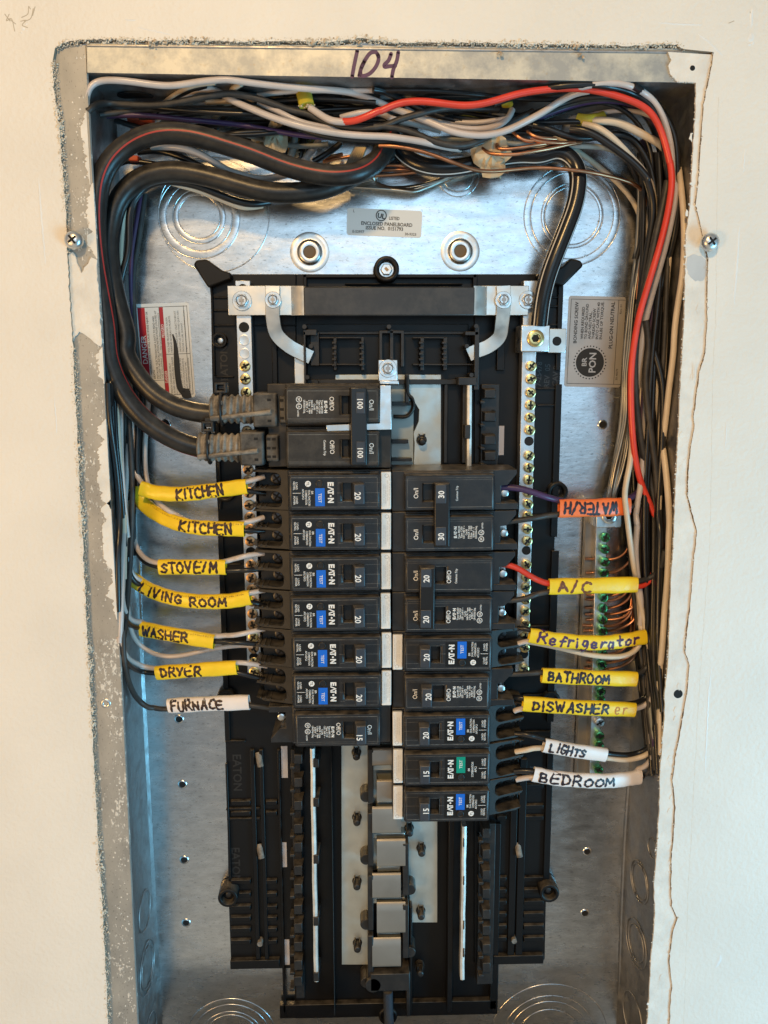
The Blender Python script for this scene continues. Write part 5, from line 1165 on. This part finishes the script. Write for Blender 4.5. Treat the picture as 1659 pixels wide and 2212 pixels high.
# ---------------------------------------------------------------- service cables with boots
s1 = 'b 1700,700,20; 1630,830,26; 1545,970,34; 1380,1068,40; 1150,1102,42; 900,1078,42; 600,998,42; 300,878,43; 0,782,44; a 1250,702,45; 980,662,45; 760,674,45; 530,760,44; 335,920,44; e 125,215,44; 70,500,44; 60,850,44; 90,1250,44; 150,1650,44; 200,2000,44; f 215,100,44; 300,380,43; 440,640,42; 650,880,41; 880,1040,40; 1110,1150,39; 1290,1200,38'
P1 = path(s1, 40)
SC1 = tag(MB().sweep(spl(P1, 9), 6.2, 6.2, 24).build('service_cable', MT['cable'], smooth=60), 'thick black service cable with a red stripe, front one of the two', 'cable')
stripe_on(P1, 6.2, lambda f_: 6 if f_ < .36 else 6-175*(f_-.36), 0, .95, 'stripe', SC1); stripe_on(P1[-6:], 6.2, 84, 66, .9, 'stripe', SC1)
s2 = 'b 1680,850,14; y 800,40,22; 660,125,26; 500,185,28; 300,207,30; x 1300,195,31; 1080,135,31; 860,80,31; 680,72,31; 520,125,31; 410,240,31; 360,400,31; 345,560,32; 362,720,32; 400,900,33; 455,1100,34; f 400,60,35; 560,350,36; 760,570,37; 1000,710,37; 1250,780,37; 1460,800,37'
P2 = path(s2, 30)
SC2 = tag(MB().sweep(spl(P2, 9), 6.2, 6.2, 24).build('service_cable', MT['cable'], smooth=60), 'thick plain black service cable arching behind the red-striped one', 'cable')
s3 = 'c 180,650,12; 260,830,14; 400,955,17; 600,1020,20; 850,1020,20; 1150,960,20; 1500,900,20; d 60,880,21; 220,830,22; 340,870,23; 430,980,24; z 612,140,26; 590,280,27; 535,430,28; 475,580,29; 420,730,29; 385,880,28; 368,1030,26'
P3 = path(s3, 20)
SC3 = tag(MB().sweep(spl(P3, 9), 5.5, 5.5, 24).build('neutral_cable', MT['cable2'], smooth=60), 'thick glossy black neutral cable with white stripes ending in the lug', 'cable')
stripe_on(P3, 5.5, 55, 48, .9, 'wstripe', SC3); stripe_on(P3, 5.5, -62, -52, .9, 'wstripe', SC3)
def boot(uc, vc, h, label, up):
    a = A(uc, vc, h); root = thing('cable_boot', a[0], a[1], h, label, 'cable boot', 'dusty corrugated boots on the main cables')
    x0, z0 = a[0], a[1]; N_ = 54; Lb = 30.0
    mb = MB(); P = [Vector((x0+Lb*i/N_, z0-1.2*i/N_, h)) for i in range(N_+1)]
    mb.sweep(P, 8.6, 8.6, 24, 2.0, rfun=lambda t: 1+.085*math.sin(t*2*math.pi*7.5)+(-.12 if t < .02 else 0)); mb.build('corrugated_sleeve', MT['boot'], root, smooth=50)
    mb = MB(); mb.box(x0+Lb-3, x0+Lb+13, z0-12, z0+10, h-9, h+10.5, .6, .6); bx_ = mb.build('clamp_block', MT['bootdark'], root, bevel=1.2)
    mb = MB(); mb.box(x0+Lb+13.4, x0+Lb+22, z0-9.5, z0+8, h-9, h+8.5, .5, .5); b2 = mb.build('hinge_block', MT['bootdark'], root, bevel=.9)
    mb = MB()
    for (xx, zs) in ((x0+Lb+8, (5.4, -7.6)), (x0+Lb+19, (5, -.6, -6)),  (x0+Lb+15.6, (5, -.6, -6))):
        for zz in zs: mb.box(xx-1.4, xx+1.0, z0+zz-.8, z0+zz+.8, h+8.3, h+(10.62 if xx < x0+Lb+12 else 8.62))
    mb.build('slot', MT['hole'], bx_)
    mb = MB(); mb.sweep([Vector((x0+1, z0-6.2, h+6.4)), Vector((x0+14, z0-5.0, h+7.6)), Vector((x0+Lb+9, z0-2.0, h+10.8))], 1.5, 2.2, 10, rfun=lambda t: 1.25 if t < .4 else 1); mb.build('tear_rib', MT['boot'], root, smooth=50)
    mb = MB(); P = [Vector((x0+7.2, z0+9.3*math.cos(t), h+9.3*math.sin(t))) for t in [i*math.pi/16 for i in range(-2, 19)]]
    mb.sweep(P, 2.4, .7, 8, 6, up=(1, 0, 0)); tie = mb.build('cable_tie', MT['black'], root)
    mb = MB(); ZT_ = z0+10.5; mb.plate(x0+3.4, x0+11.2, ZT_-1, ZT_+5.6, x0+5.2, x0+9.4, ZT_+.6, ZT_+4.2, h-2, h+6.5); mb.box(x0+5.2, x0+9.4, ZT_+(1.0 if not up else 2), ZT_+(4 if not up else 8), h-2, h+(3 if not up else 5)); mb.build('tie_head', MT['black'], tie, bevel=.5)
    mb = MB(); mb.cyl(x0+7.4, z0+3.6, 1.5, h+8.0, h+9.4, 14); mb.build('stud', MT['boot'], tie, smooth=40)
u_, v_ = uv('t', 190, 375); boot(u_, v_, 38, 'upper dusty corrugated boot on the plain black cable', False)
u_, v_ = uv('t', 92, 672); boot(u_, v_, 39, 'lower dusty corrugated boot on the red-striped cable with its tie standing up', True)
# ---------------------------------------------------------------- long runs across the top
cw('a 62,330,44; 90,200,48; 180,125,50; 340,110,51; 560,130,50; 800,165,49; 1000,168,49; 1250,125,50; 1500,105,50; b 60,112,50; 300,145,49; 700,190,46; 1000,210,44; 1250,230,40; 1450,290,36; 1659,375,32; c 150,390,32; 420,470,32; 620,545,34; 850,605,36; 1050,625,36; 1250,600,34; 1390,520,30; 1440,420,26', 'w_white', 'pale wire along the very top that loops from the upper left corner', r=2.0)
cw('a 80,440,28; 130,385,32; 280,345,36; 520,365,38; 750,375,38; 1000,345,40; 1250,290,42; 1500,255,42; b 0,250,42; 200,270,42; 450,345,40; 650,425,38; 850,460,38; 1000,540,38; 1200,605,40; 1450,615,42; 1659,585,42; c 250,525,42; 500,455,42; 700,405,40; 950,400,30; 1300,420,24', 'w_dusty', 'dusty dark wire curling out of the upper left corner below the pale one', r=2.0)
cw('a 750,560,14; 900,430,18; 1080,280,24; 1200,205,28; 1350,200,30; 1480,255,32; b 0,295,36; 200,385,40; 450,490,42; 700,570,44; 950,630,44; 1200,670,44; 1450,690,44; 1659,695,44; c 250,710,44; 500,745,43; 720,800,38; 900,830,28', 'w_white', 'white wire dropping diagonally across the top bundle, front of all', r=2.05)
cw('a 1320,610,10; 1400,500,12; 1500,390,16; 1600,310,20; b 30,230,22; 150,150,20', 'w_cream', 'tan wire slanting up behind the white diagonal', r=1.7)
cw('a 1400,620,10; 1480,520,12; 1580,400,16; 1659,310,18; b 150,240,22; 400,300,24', 'w_black', 'black wire slanting up beside the tan one')
cw('a 700,560,8; 770,450,12; 900,320,16; 1050,220,20; 1200,160,22; 1400,140,20', 'w_cream', 'thin tan wire slanting up under the pale loop', r=1.4)
cw('a 740,580,10; 830,450,14; 980,300,18; 1100,230,20; 1300,170,22', 'w_black', 'black wire slanting up beside the thin tan wire')
cw('b 330,360,34; 500,420,38; 650,500,40; 800,560,40; 1000,600,40; 1250,660,38', 'w_white', 'second white wire joining the diagonal one', r=1.9)
cw('b 0,280,36; 250,370,36; 450,470,38; 650,560,38; 850,650,38; 1100,710,40; 1400,740,40; 1659,745,40; c 300,760,38; 600,800,34; 900,820,30; 1200,740,28; 1500,560,24', 'w_black', 'black wire below the white diagonal', r=1.9)
cw('b 860,395,40; 1000,490,42; 1100,535,44; 1250,545,45; c -170,520,45', 'w_white', 'white wire leaving the frayed yellow sheath', r=2.1)
RED = cw('b 1160,540,44; 1300,540,46; 1450,490,48; 1600,420,48; c 60,440,48; 250,350,48; 480,328,48; 700,350,48; 950,380,48; 1200,345,48; 1450,265,48; 1659,225,48; d 250,190,48; 500,192,48; 750,240,48; 1000,320,48; 1160,410,47; 1260,560,46; 1330,760,45; 1375,960,44; g 985,0,44; 1012,180,44; 1005,360,44; 960,650,43; 880,980,42; 790,1280,42; 700,1580,41; 620,1850,40; 560,2200,39; j 530,250,38; 524,600,37; 540,1000,36; 580,1350,35; 640,1600,34; 740,1840,30; 825,2040,24; 860,2140,18', 'w_red', 'bright red wire sweeping over the top bundle and down the right side', r=2.1)
cw('b 1180,500,36; 1350,455,38; 1500,440,38; 1659,480,36; c 150,500,34; 400,560,30; 700,640,28', 'w_white', 'pale wire rising under the start of the red one', r=1.8)
cw('b 1200,290,22; 1450,370,24; 1659,460,26; c 200,530,26; 500,570,24; 800,600,20', 'w_grey', 'grey-green wire behind the pale wires at the top middle', r=2.0)
cw('c 0,210,22; 150,240,24; 300,320,26; 500,420,28; 700,490,28; 900,545,28; 1100,575,28; 1300,560,26; 1500,500,24; 1659,440,22', 'w_black', 'black wire running under the red one to the right', r=2.0)
cw('c 0,590,42; 200,600,42; 400,650,42; 600,740,42; 800,790,42; 950,790,40; 1100,740,36; 1300,640,30; 1500,520,26; d 0,420,24', 'w_dusty', 'dusty black wire dipping through the middle of the top bundle', r=2.0)
cw('c 450,495,36; 620,560,38; 800,640,40; 1000,680,40; 1200,680,40; 1400,630,40; 1600,530,40; d 100,430,38; 250,330,36; 420,240,34; 560,215,30', 'w_white', 'white wire crossing up under the red one to the top right', r=2.1)
cw('d 400,195,36; 600,150,38; 800,132,39; 950,158,40; 1090,220,42; 1220,330,43; 1310,500,43; 1370,700,42; 1395,900,41; 1400,1150,40; g 1060,300,40; 1020,650,39; 940,1000,37; 860,1300,34; 760,1650,30; 680,2000,28; j 630,200,26; 600,500,24', 'w_white', 'pale wire hugging the outside of the red one at the top right bend', r=2.0)
cw('c 1250,360,40; 1450,285,41; d 100,195,42; 300,165,43; 600,150,44; 850,190,44; 1000,240,44; 1130,320,43; 1235,450,42; 1300,680,40; 1340,1000,36; g 975,300,32; 930,600,28', 'w_black', 'black wire between the red one and the top flange', r=1.9)
cw('d 1000,165,36; 1200,300,38; 1330,480,38; 1410,650,38; 1440,850,38; 1450,1150,36; g 1090,400,36; 1060,800,34; 960,1200,30; 860,1600,28', 'w_black', 'black wire on the outside of the right-hand bend', r=2.2)
cw('d 500,480,22; 700,430,24; 900,410,26; 1080,430,28; 1200,480,30', 'w_white', 'thin pale wire arching to the red one at the right', r=1.5)
cw('d 560,520,26; 700,515,30; 850,530,32; 1000,600,34; 1150,680,34; 1290,760,34; 1380,900,30; g 1010,500,24', 'w_cream', 'cream wire, upper of two leaving the corner cable', r=2.4)
cw('d 500,560,28; 620,575,32; 760,660,34; 900,800,34; 1000,910,34; 1100,1020,32; 1160,1130,30; g 760,300,28; 800,520,26; 830,700,24; 810,1000,22', 'w_cream', 'cream wire, lower of two leaving the corner cable', r=2.3)
cw('d 370,600,32; 500,610,35; 640,670,36; 800,780,36; 950,890,36; 1080,1010,36; 1170,1130,36; g 700,200,36; 770,400,34; 790,640,32; 750,900,30; 700,1200,28; 640,1600,26', 'w_black', 'black wire bending from the corner cable down the right side', r=2.4)
cw('d 0,560,26; 150,600,28; 300,660,28; 450,690,28; 650,680,26; 850,650,26; 1000,700,26; 1100,830,26; 1180,1000,26; g 770,160,26; 830,420,26', 'w_black', 'black wire crossing low under the corner cable', r=2.2)
for k, (a, b) in enumerate(((0, 0), (14, 22), (-12, 46), (8, 70))):
    wire(path(f'd {0+a},{520-b},{20+k*3}; {200+a},{440-b},{22+k*3}; {420},{370-b},{22+k*3}; {650},{320-b*.8},{22+k*2}; {900},{330-b*.6},{22+k*2}; {1100+k*20},{420-b*.3},{22+k*2}; {1220+k*30},{620},{22}; {1290+k*30},{900},20; {1320+k*34},{1170},18'), 2.1, ['w_black', 'w_purple', 'w_dusty', 'w_black'][k], 'dark wire in the fan that sweeps into the top right corner', 'dark wires fanning into the top right corner')
cw('d 1100,700,18; 1150,850,18; 1200,1050,18; g 730,600,16', 'w_purple', 'purple wire deep in the right-hand bend', r=2.4)
# more runs filling the top of the box
R_ = random.Random(23); tops = ['w_black', 'w_dusty', 'w_black', 'w_grey', 'w_black', 'w_white', 'w_black', 'w_dusty', 'w_black', 'w_cream', 'w_black', 'w_purple', 'w_black', 'w_black', 'w_dusty', 'w_grey', 'w_black', 'w_white']
tn = {'w_black': 'black', 'w_dusty': 'dusty black', 'w_grey': 'grey', 'w_white': 'white', 'w_cream': 'tan', 'w_purple': 'purple'}
for k, m_ in enumerate(tops):
    us = 215+R_.uniform(0, 430); ue = us+R_.uniform(380, 760); h = R_.uniform(6, 32); vb = 205+R_.uniform(0, 95); ph = R_.uniform(0, 6); am = R_.uniform(10, 30)
    pts = [A(us+(ue-us)*t, min(318, max(196, vb+am*math.sin(ph+t*R_.uniform(3.2, 4.4))+R_.uniform(-5, 5))), h+5*math.sin(ph*2+t*5)) for t in [i/7 for i in range(8)]]
    if ue > 1150: pts += [A(ue+60, 300+R_.uniform(0, 50), h), A(1395+R_.uniform(-20, 25), 440, max(6, h-8)), A(1385+R_.uniform(-20, 20), 560, max(5, h-10))]
    wire(pts, R_.uniform(1.45, 1.8), m_, tn[m_]+' wire woven into the tangle across the top of the box', tn[m_]+' wires woven across the top')
# lower left: wires under the service cables
cw('a 740,800,22; 900,800,24; 1080,820,26; 1250,880,26; 1400,970,26; 1550,1060,26; b 150,1090,26; 300,1135,24; 480,1130,22; 620,1090,20', 'w_white', 'pinkish wire running between the two thick cables', r=2.2)
cw('a 600,860,18; 800,840,20; 1000,890,22; 1200,980,22; 1400,1080,20', 'w_black', 'black wire running between the two thick cables', r=2.0)
cw('f 390,2212,22; 385,1800,22; 345,1400,20; 310,900,18; 280,560,16; e 320,1500,14; 350,1000,16; 385,620,18; 440,450,20; 560,320,22; 720,255,23; 900,245,23; x 780,150,20; 950,200,16; 1100,265,14; 1190,295,14; 1300,280,10', 'w_cream', 'cream wire arching under the thick cables at the upper left', r=2.2)
cw('f 220,700,14; e 330,1600,26; 380,1330,27; 440,1130,27; 455,900,27; 455,650,27; 520,450,26; 660,310,25; 830,258,25; 1000,255,25; 1250,300,24; 1450,380,22; x 1150,260,20; 1250,275,18; 1350,260,14', 'w_black', 'black wire arching beside the cream one at the upper left', r=2.3)
cw('e 590,420,10; 570,560,12; 530,800,13; 490,1050,13; 470,1400,12; 500,1900,10', 'w_purple', 'purple wire down the left side of the box', r=1.4)
cw('e 640,400,8; 600,700,9; 560,1000,9; 510,1250,10; 500,1700,10; 540,2200,9; f 560,200,9; 640,700,9; 600,1400,9', 'w_dusty', 'dark wire nearest the ring knockouts on the left', r=2.0)
# ---------------------------------------------------------------- bundles down both sides
R_ = random.Random(11)
LBND = [((236,770),(246,960),(262,1120)), ((246,765),(254,960),(268,1180)), ((256,760),(264,950),(276,1160)), ((262,770),(272,960),(280,1140)), ((272,740),(282,960),(284,1200)), ((278,720),(290,930),(290,1100)), ((284,700),(296,900),(294,1050))]
for k, ((u0, v0), (u1, v1), (u2, v2)) in enumerate(LBND):
    h0 = R_.uniform(8, 20); m_ = ['w_black', 'w_black', 'w_white', 'w_dusty', 'w_black', 'w_cream'][k % 6]
    j = lambda: R_.uniform(-5, 5)
    wire([A(u0+j(), v0, h0), A(u0+j(), v0+60, h0), A((u0+u1)/2+j(), (v0+v1)/2, h0), A(u1+j(), v1, h0), A((u1+u2)/2+j(), (v1+v2)/2, h0+3), A(u2+j(), v2, h0+4)], R_.uniform(1.6, 2.0), m_,
         {'w_black': 'black wire in the bundle down the left side of the box', 'w_dusty': 'dusty black wire in the bundle down the left side', 'w_white': 'white wire in the bundle down the left side of the box', 'w_cream': 'cream wire in the bundle down the left side of the box'}[m_], {'w_black': 'black wires bundled down the left side', 'w_dusty': 'dusty wires bundled down the left side', 'w_white': 'white wires bundled down the left side', 'w_cream': 'cream wires bundled down the left side'}[m_], gap=(k % 3)*.8)
for lab, p, m_, r_ in (('white wire, foremost in the left bundle beside the flange', 'f 270,540,26; 300,860,28; 345,1350,30; 380,1750,30; 395,2150,30; m 430,500,28; 425,800,26; 412,1120,24; n 412,60,22', 'w_white', 2.0),
                       ('white wire rising in a shallow S in the left bundle', 'f 450,1150,22; 435,1450,24; 410,1700,24; 400,1900,24; 400,2150,24', 'w_white', 1.9),
                       ('cream wire splitting from the left bundle near the STOVE/M sleeve', 'f 470,1600,18; 455,1900,20; 430,2200,22; m 445,420,22; 440,700,20', 'w_cream', 1.8),
                       ('black wire hugging the left flange', 'f 205,430,18; 225,900,20; 290,1300,20; 330,1700,20; 345,2200,20; m 400,500,18; 405,900,18', 'w_black', 2.0)):
    cw(p, m_, lab, r=r_)
RB_ = [(1352,620,1330,800,1310,1000,1312,1100), (1366,610,1350,800,1330,960,1322,1110)]
# silver strands
for k in range(7):
    o_ = k*4.5; tw = lambda t: 5*math.sin(t*3.1+k*1.1)
    wire([A(1380+o_*.6, 400, 12), A(1378+o_+tw(0), 520, 10+k % 3*2), A(1362+o_+tw(1), 640, 10+k % 3*2.5), A(1350+o_+tw(2), 740, 12+k % 3*2.5), A(1346+o_*1.0+tw(3), 820, 12+k % 3*2.5), A(1344+o_*.95+tw(4), 900, 12+k % 3*2.5), A(1328+o_*1.0+tw(5), 990, 14+k % 3*2), A(1314+o_*.7, 1060, 15), A(1308+o_*.45, 1110, 16)], 1.25, 'alwire', 'bare silver strand twisting down to the grounding lug', 'bare silver strands running to the grounding lug', seg=6)
for k in range(8):
    o_ = k*5
    wire([A(815-k*9, 380+k*3.2, 10), A(800+k*12, 398+k*2.2, 7+k*.6), A(860+o_, 408+k*1.2, 6+k*.5), A(930+o_, 396-k*1.5, 7+k % 3), A(1000+o_, 372-k*3, 8+k % 3), A(1060+o_, 352-k*5, 8), A(1150, 335-k*3, 8)], 1.2, 'alwire', 'bare silver strand in the loose sheaf above the paper sticker', 'bare silver strands across the top of the back panel', seg=6)
for k in range(6):
    o_ = k*4
    wire([A(770+o_, 318, 16), A(752+o_*1.3, 350, 12), A(742+o_*1.6, 380, 9), A(760+o_*2, 400, 7)], 1.1, 'alwire', 'bare silver strand hooking down behind the thick cable', 'bare silver strands behind the thick cable', seg=6)
# random-looking run of insulated wires down the right side
spec = ['w_black', 'w_dusty', 'w_cream', 'w_black', 'w_black', 'w_dusty', 'w_black', 'w_purple', 'w_black', 'w_cream', 'w_black', 'w_dusty', 'w_black', 'w_black', 'w_dusty', 'w_white', 'w_black', 'w_dusty', 'w_black', 'w_black', 'w_cream', 'w_black']
nm = {'w_black': 'black', 'w_dusty': 'dusty black', 'w_white': 'white', 'w_cream': 'cream', 'w_purple': 'purple'}
spec += ['w_black', 'w_dusty', 'w_black', 'w_cream', 'w_black', 'w_dusty', 'w_black', 'w_black', 'w_grey', 'w_black']
nm['w_grey'] = 'grey'
for k, m_ in enumerate(spec):
    f_ = (k*7 % len(spec))/len(spec); j = lambda a=7: R_.uniform(-a, a); h = 4+R_.random()*20+(8 if k % 3 == 0 else 0)
    e0 = R_.uniform(1490, 1690); ue = 1400+f_*30
    wire([A(1380+f_*66, 330, h), A(1385+f_*70+j(), 440, h), A(1378+f_*70+j(), 600, h), A(1366+f_*70+j(10), 760, h), A(1358+f_*70+j(10), 920, h), A(1356+f_*68+j(10), 1080, h), A(1362+f_*58+j(8), 1240, h), A(1376+f_*44+j(6), 1390, h), A(ue+j(3), e0, h+2)], R_.uniform(1.45, 1.9), m_, nm[m_]+' wire in the bundle down the right side of the box', nm[m_]+' wires bundled down the right side', gap=(k % 4)*.6)
for lab, p, m_, r_ in (('black wire crossing in front of the right bundle from upper right to lower left', 'g 960,250,36; 900,550,37; 830,850,38; 770,1150,38; 700,1450,38; 640,1700,37; 600,1950,35; 580,2200,33; j 570,300,32; 590,700,32; 640,1100,32; 700,1400,30; 780,1700,28; 840,2000,26; k 1130,400,24', 'w_dusty', 2.3),
                       ('cream wire on the outer right of the bundle beside the joint compound', 'g 1090,100,24; 1140,500,24; 1160,900,24; 1145,1300,24; 1100,1600,25; 1040,2000,26; j 1030,100,27; 980,450,27; 940,850,26; 900,1150,26; 860,1400,24', 'w_cream', 2.0),
                       ('cream wire slanting down to the right in the bundle', 'g 860,1500,24; 880,1800,24; 780,2212,24; j 800,200,26; 840,600,27; 870,1000,27; 920,1300,27; 960,1700,27; 985,2100,27; k 1290,300,26; 1280,800,25; 1240,1200,24; 1225,1500,22; 1190,1900,20; q 1120,200,20; 1118,600,20', 'w_cream', 2.1),
                       ('black wire down the middle of the right bundle', 'g 700,1900,30; 740,2200,30; j 690,300,31; 720,700,32; 770,1100,32; 830,1500,32; 840,1900,30', 'w_dusty', 2.3),
                       ('black wire crossing to the left in the right bundle', 'j 780,0,30; 860,250,32; 910,500,33; 905,900,33; 890,1300,33; 860,1700,32; 850,2100,31; k 1190,300,31; 1175,800,31; 1165,1300,30; 1160,1700,29; 1180,2100,27; q 1115,300,26', 'w_black', 2.4),
                       ('pale wire passing behind the orange sleeve', 'j 720,100,24; 725,400,25; 690,900,26; 690,1150,28; 650,1500,32; 630,1750,34; 590,2100,34; k 920,200,33; 890,500,32; 930,900,30; 970,1150,28; 950,1400,26', 'w_white', 2.0)):
    cw(p, m_, lab, r=r_)
# ---------------------------------------------------------------- copper
cw('c 60,790,40; 200,795,42; 400,825,42; 600,880,42; 800,955,42; 950,1010,40; 1080,1050,38; 1250,1060,36; 1450,1040,34; 1659,1020,33; d 150,990,33; 380,1008,34; 560,1030,33; 750,1070,30; 900,1110,28; 1060,1177,24; g 700,440,20; 720,800,18; 640,1200,16; 590,1650,15', 'copper', 'copper ground wire crossing in front of the neutral cable', r=1.2)
cops = ['c -20,1100,14; 200,1095,14; 500,1060,16; 750,1025,18; 1000,1020,18; 1200,1040,16; 1400,1060,14', 'c 60,1000,12; 250,990,14; 450,1030,14; 700,1075,14; 1000,1075,14', 'c 1130,820,30; 1200,870,34; 1350,885,36; 1500,880,36; 1659,850,36; d 150,800,34; 350,755,32; 480,735,28', 'c 1280,780,30; 1290,820,33; 1400,830,34; 1659,790,34; d 200,735,32; 420,740,28', 'd -30,700,34; 60,725,34; 250,740,33; 420,735,30', 'd -60,620,32; 0,670,34; 100,690,34; 230,700,32', 'c 1450,650,34; 1500,700,36; 1580,740,36; 1659,745,36', 'b 1000,960,10; 1120,930,12; 1300,900,12', 'b 950,930,10; 1100,900,12; 1200,880,10', 'c -20,1040,10; 180,1045,12; 380,1040,12']
for q in cops: wire(q, 1.1, 'copper', 'bare copper wire in the tangle at the top of the box', 'bare copper wires in the top tangle')
for k, (v, vb) in enumerate(((1208,0),(1236,0),(1286,0),(1296,0),(1312,0),(1326,0),(1338,0),(1352,0),(1362,0),(1412,0),(1430,0),(1444,0))):
    e = 1362+(k % 3)*6; sp_ = R_.uniform(10, 24)
    wire([A(1268-R_.uniform(0, 10), v+R_.uniform(-2, 2), 10), A(1292, v, 10), A(1322, v+1, 12+k % 3*2), A(1346, v-sp_*.4, 14+k % 3*3), A(e-4, v-sp_*1.2, 15+k % 3*3), A(e+3, v-sp_*2.6-10, 15), A(e+6, 1120-k*6, 13), A(e+10, 1000-k*9, 11), A(1366, 900-k*6, 9)], 1.0, 'copper', 'copper ground wire bending into the grounding bar', 'copper ground wires on the grounding bar')
for k in range(5): wire([A(1392+k*4, 420, 10+k*2), A(1398+k*5, 640, 9+k*2), A(1384+k*6, 860, 10+k*3), A(1372+k*7, 1060, 12+k*2), A(1368+k*5, 1280, 12)], 1.0, 'copper', 'copper wire running deep in the right-hand bundle', 'copper wires deep in the right bundle')
# ---------------------------------------------------------------- cable sheaths, clamps, paper
def sheath(p, ra, rb, m, label, name='cable_sheath', cat='cable sheath', group=None):
    return tag(MB().sweep(spline(path(p, 20), 7), ra, rb, 14, 2.4).build(name, MT[m], smooth=50), label, cat, group)
sh = sheath('b 740,20,30; 770,140,32; 800,250,36; 830,375,40', 4.6, 2.6, 'sheath', 'frayed yellow cable sheath poking down from the top flange')
mb = MB(); x, z, h = path('b 830,375,40')[0]
for q in range(26): mb.blob(x+R_.uniform(-4.8, 4.6), z+R_.uniform(-1.2, .6), h+R_.uniform(-2, 2.4), R_.uniform(.3, .75), .8, seed=q)
mb.build('frayed_end', MT['kraft'], sh, smooth=0)
sheath('b 580,190,12; 590,300,12; 620,440,13; 650,520,12', 5.5, 2.6, 'sheath', 'yellow cable sheath with a V-cut end behind the dark wires')
sheath('b 700,180,8; 690,300,9; 690,420,10', 3.4, 2.2, 'sheath', 'narrow yellow sheath beside the V-cut one')
sheath('b 830,470,14; 840,540,14; 830,600,13', 7.2, 2.6, 'sheath', 'broad yellow sheath below the frayed one')
sheath('b 745,640,8; 735,760,8; 730,880,8', 2.2, 1.8, 'sheath', 'thin yellow strip hanging behind the kraft paper')
sheath('c 1010,390,18; 1010,470,18; 1000,550,17', 7.2, 2.8, 'sheath', 'yellow sheath standing under the red wire')
sheath('c 1360,120,20; 1365,210,22; 1380,300,24; 1390,370,26', 3.6, 2.6, 'sheath', 'small yellow sheath behind the red wire near the top right')
sheath('c 1110,470,14; 1130,560,14', 5.2, 2.4, 'sheath', 'shaded yellow sheath beside the standing one')
sheath('d 440,500,24; 520,510,26; 640,500,26; 700,480,24', 3.6, 3.0, 'sheath', 'yellow corner cable sheath the cream wires leave')
sheath('d 330,640,16; 360,560,20; 420,520,22; 460,540,24', 3.6, 3.2, 'clamp', 'grey sleeve end at the corner cable', 'cable_sleeve', 'cable sleeve')
def paper(u, v, h, ru, rv, label, seed):
    R = random.Random(seed); c_ = A(u, v, h); n_ = 16; mb = MB(); rings = []
    for k, f_ in enumerate((.0, .4, .75, 1.0)):
        for i in range(n_):
            a = 2*math.pi*i/n_; q = f_*R.uniform(.8, 1.2); rings.append((c_[0]+ru*q*math.cos(a), c_[1]+rv*q*math.sin(a), h+3.0*(1-f_)+R.uniform(-1.6, 1.6)*(f_ > 0)))
    mb.add(rings, [(k*n_+i, k*n_+(i+1) % n_, (k+1)*n_+(i+1) % n_, (k+1)*n_+i) for k in range(3) for i in range(n_)])
    mb.add([(x, z, hh-.5) for x, z, hh in rings], [(k*n_+i, (k+1)*n_+i, (k+1)*n_+(i+1) % n_, k*n_+(i+1) % n_) for k in range(3) for i in range(n_)])
    return tag(mb.build('kraft_paper', MT['kraft'], smooth=0), label, 'paper scrap', 'torn kraft paper from the cables')
paper(1061, 335, 30, 12, 13, 'crumpled kraft paper scrap hanging among the copper wires', 3)
paper(595, 296, 22, 7, 11, 'torn kraft paper scrap above the thick cable', 5); paper(556, 290, 12, 4.5, 5, 'small kraft paper scrap behind the torn one', 6); paper(640, 330, 10, 6, 8, 'shaded kraft paper scrap behind the thick cable', 8); paper(1075, 352, 26, 5, 9, 'ragged strip of kraft paper below the crumpled scrap', 9)
def blockthing(name, label, cat, u0, v0, u1, v1, h0, h1, m, group=None, bev=.8):
    return tag(MB().ub(u0, v0, u1, v1, h0, h1, .6, .6).build(name, MT[m], bevel=bev, seg=3), label, cat, group)
# moulded clamps under the top panel
def clamp(u, v, h, label, m='clamp', wd=15):
    x, z, _ = A(u, v, h); mb = MB(); mb.box(x-wd, x+wd, z-3, z+4, h-9, h+7, 1, 1); mb.box(x-wd*.75, x-wd*.1, z-8, z-2.5, h-7, h+5); mb.box(x+wd*.1, x+wd*.75, z-8, z-2.5, h-7, h+5)
    return tag(mb.build('cable_clamp', MT[m], bevel=1.2, seg=3), label, 'cable clamp', 'moulded cable clamps under the top of the box')
clamp(770, 232, 16, 'grey moulded cable clamp behind the white wires at the top middle'); clamp(868, 214, 22, 'grey cable clamp with a round body under the number on the flange'); clamp(1085, 262, 14, 'grey cable clamp behind the yellow sheath under the red wire', wd=9)
clamp(308, 262, 14, 'orange cable clamp in the upper left corner', 'orangeclip', 9)
blockthing('cable_clamp', 'orange cable clamp between the thick cables', 'cable clamp', 275, 333, 300, 350, 10, 18, 'orangeclip')
cw('e 340,40,10; a 380,1000,12; 470,950,14; 620,960,14; 900,1000,12', 'w_black', 'black wire ducking under the orange clamp', r=1.7)
cw('b 600,560,16; 610,700,16; 600,900,15', 'w_black', 'black wire hanging straight down beside the torn paper', r=1.8)
cw('b 680,560,14; 700,680,15; 700,800,15; 660,900,14', 'w_grey', 'grey wire hanging down behind the thick cable', r=2.4)
cw('b 800,640,10; 790,780,10; 760,930,10', 'w_black', 'black wire hanging beside the yellow strip', r=2.2)
cw('b 960,735,14; 880,850,16; 790,960,18', 'w_white', 'cut-looking pink wire slanting behind the thick cable', r=2.1)
cw('b 1180,770,16; 1050,870,18; 900,960,18', 'w_black', 'black wire slanting behind the thick cable', r=2.0)
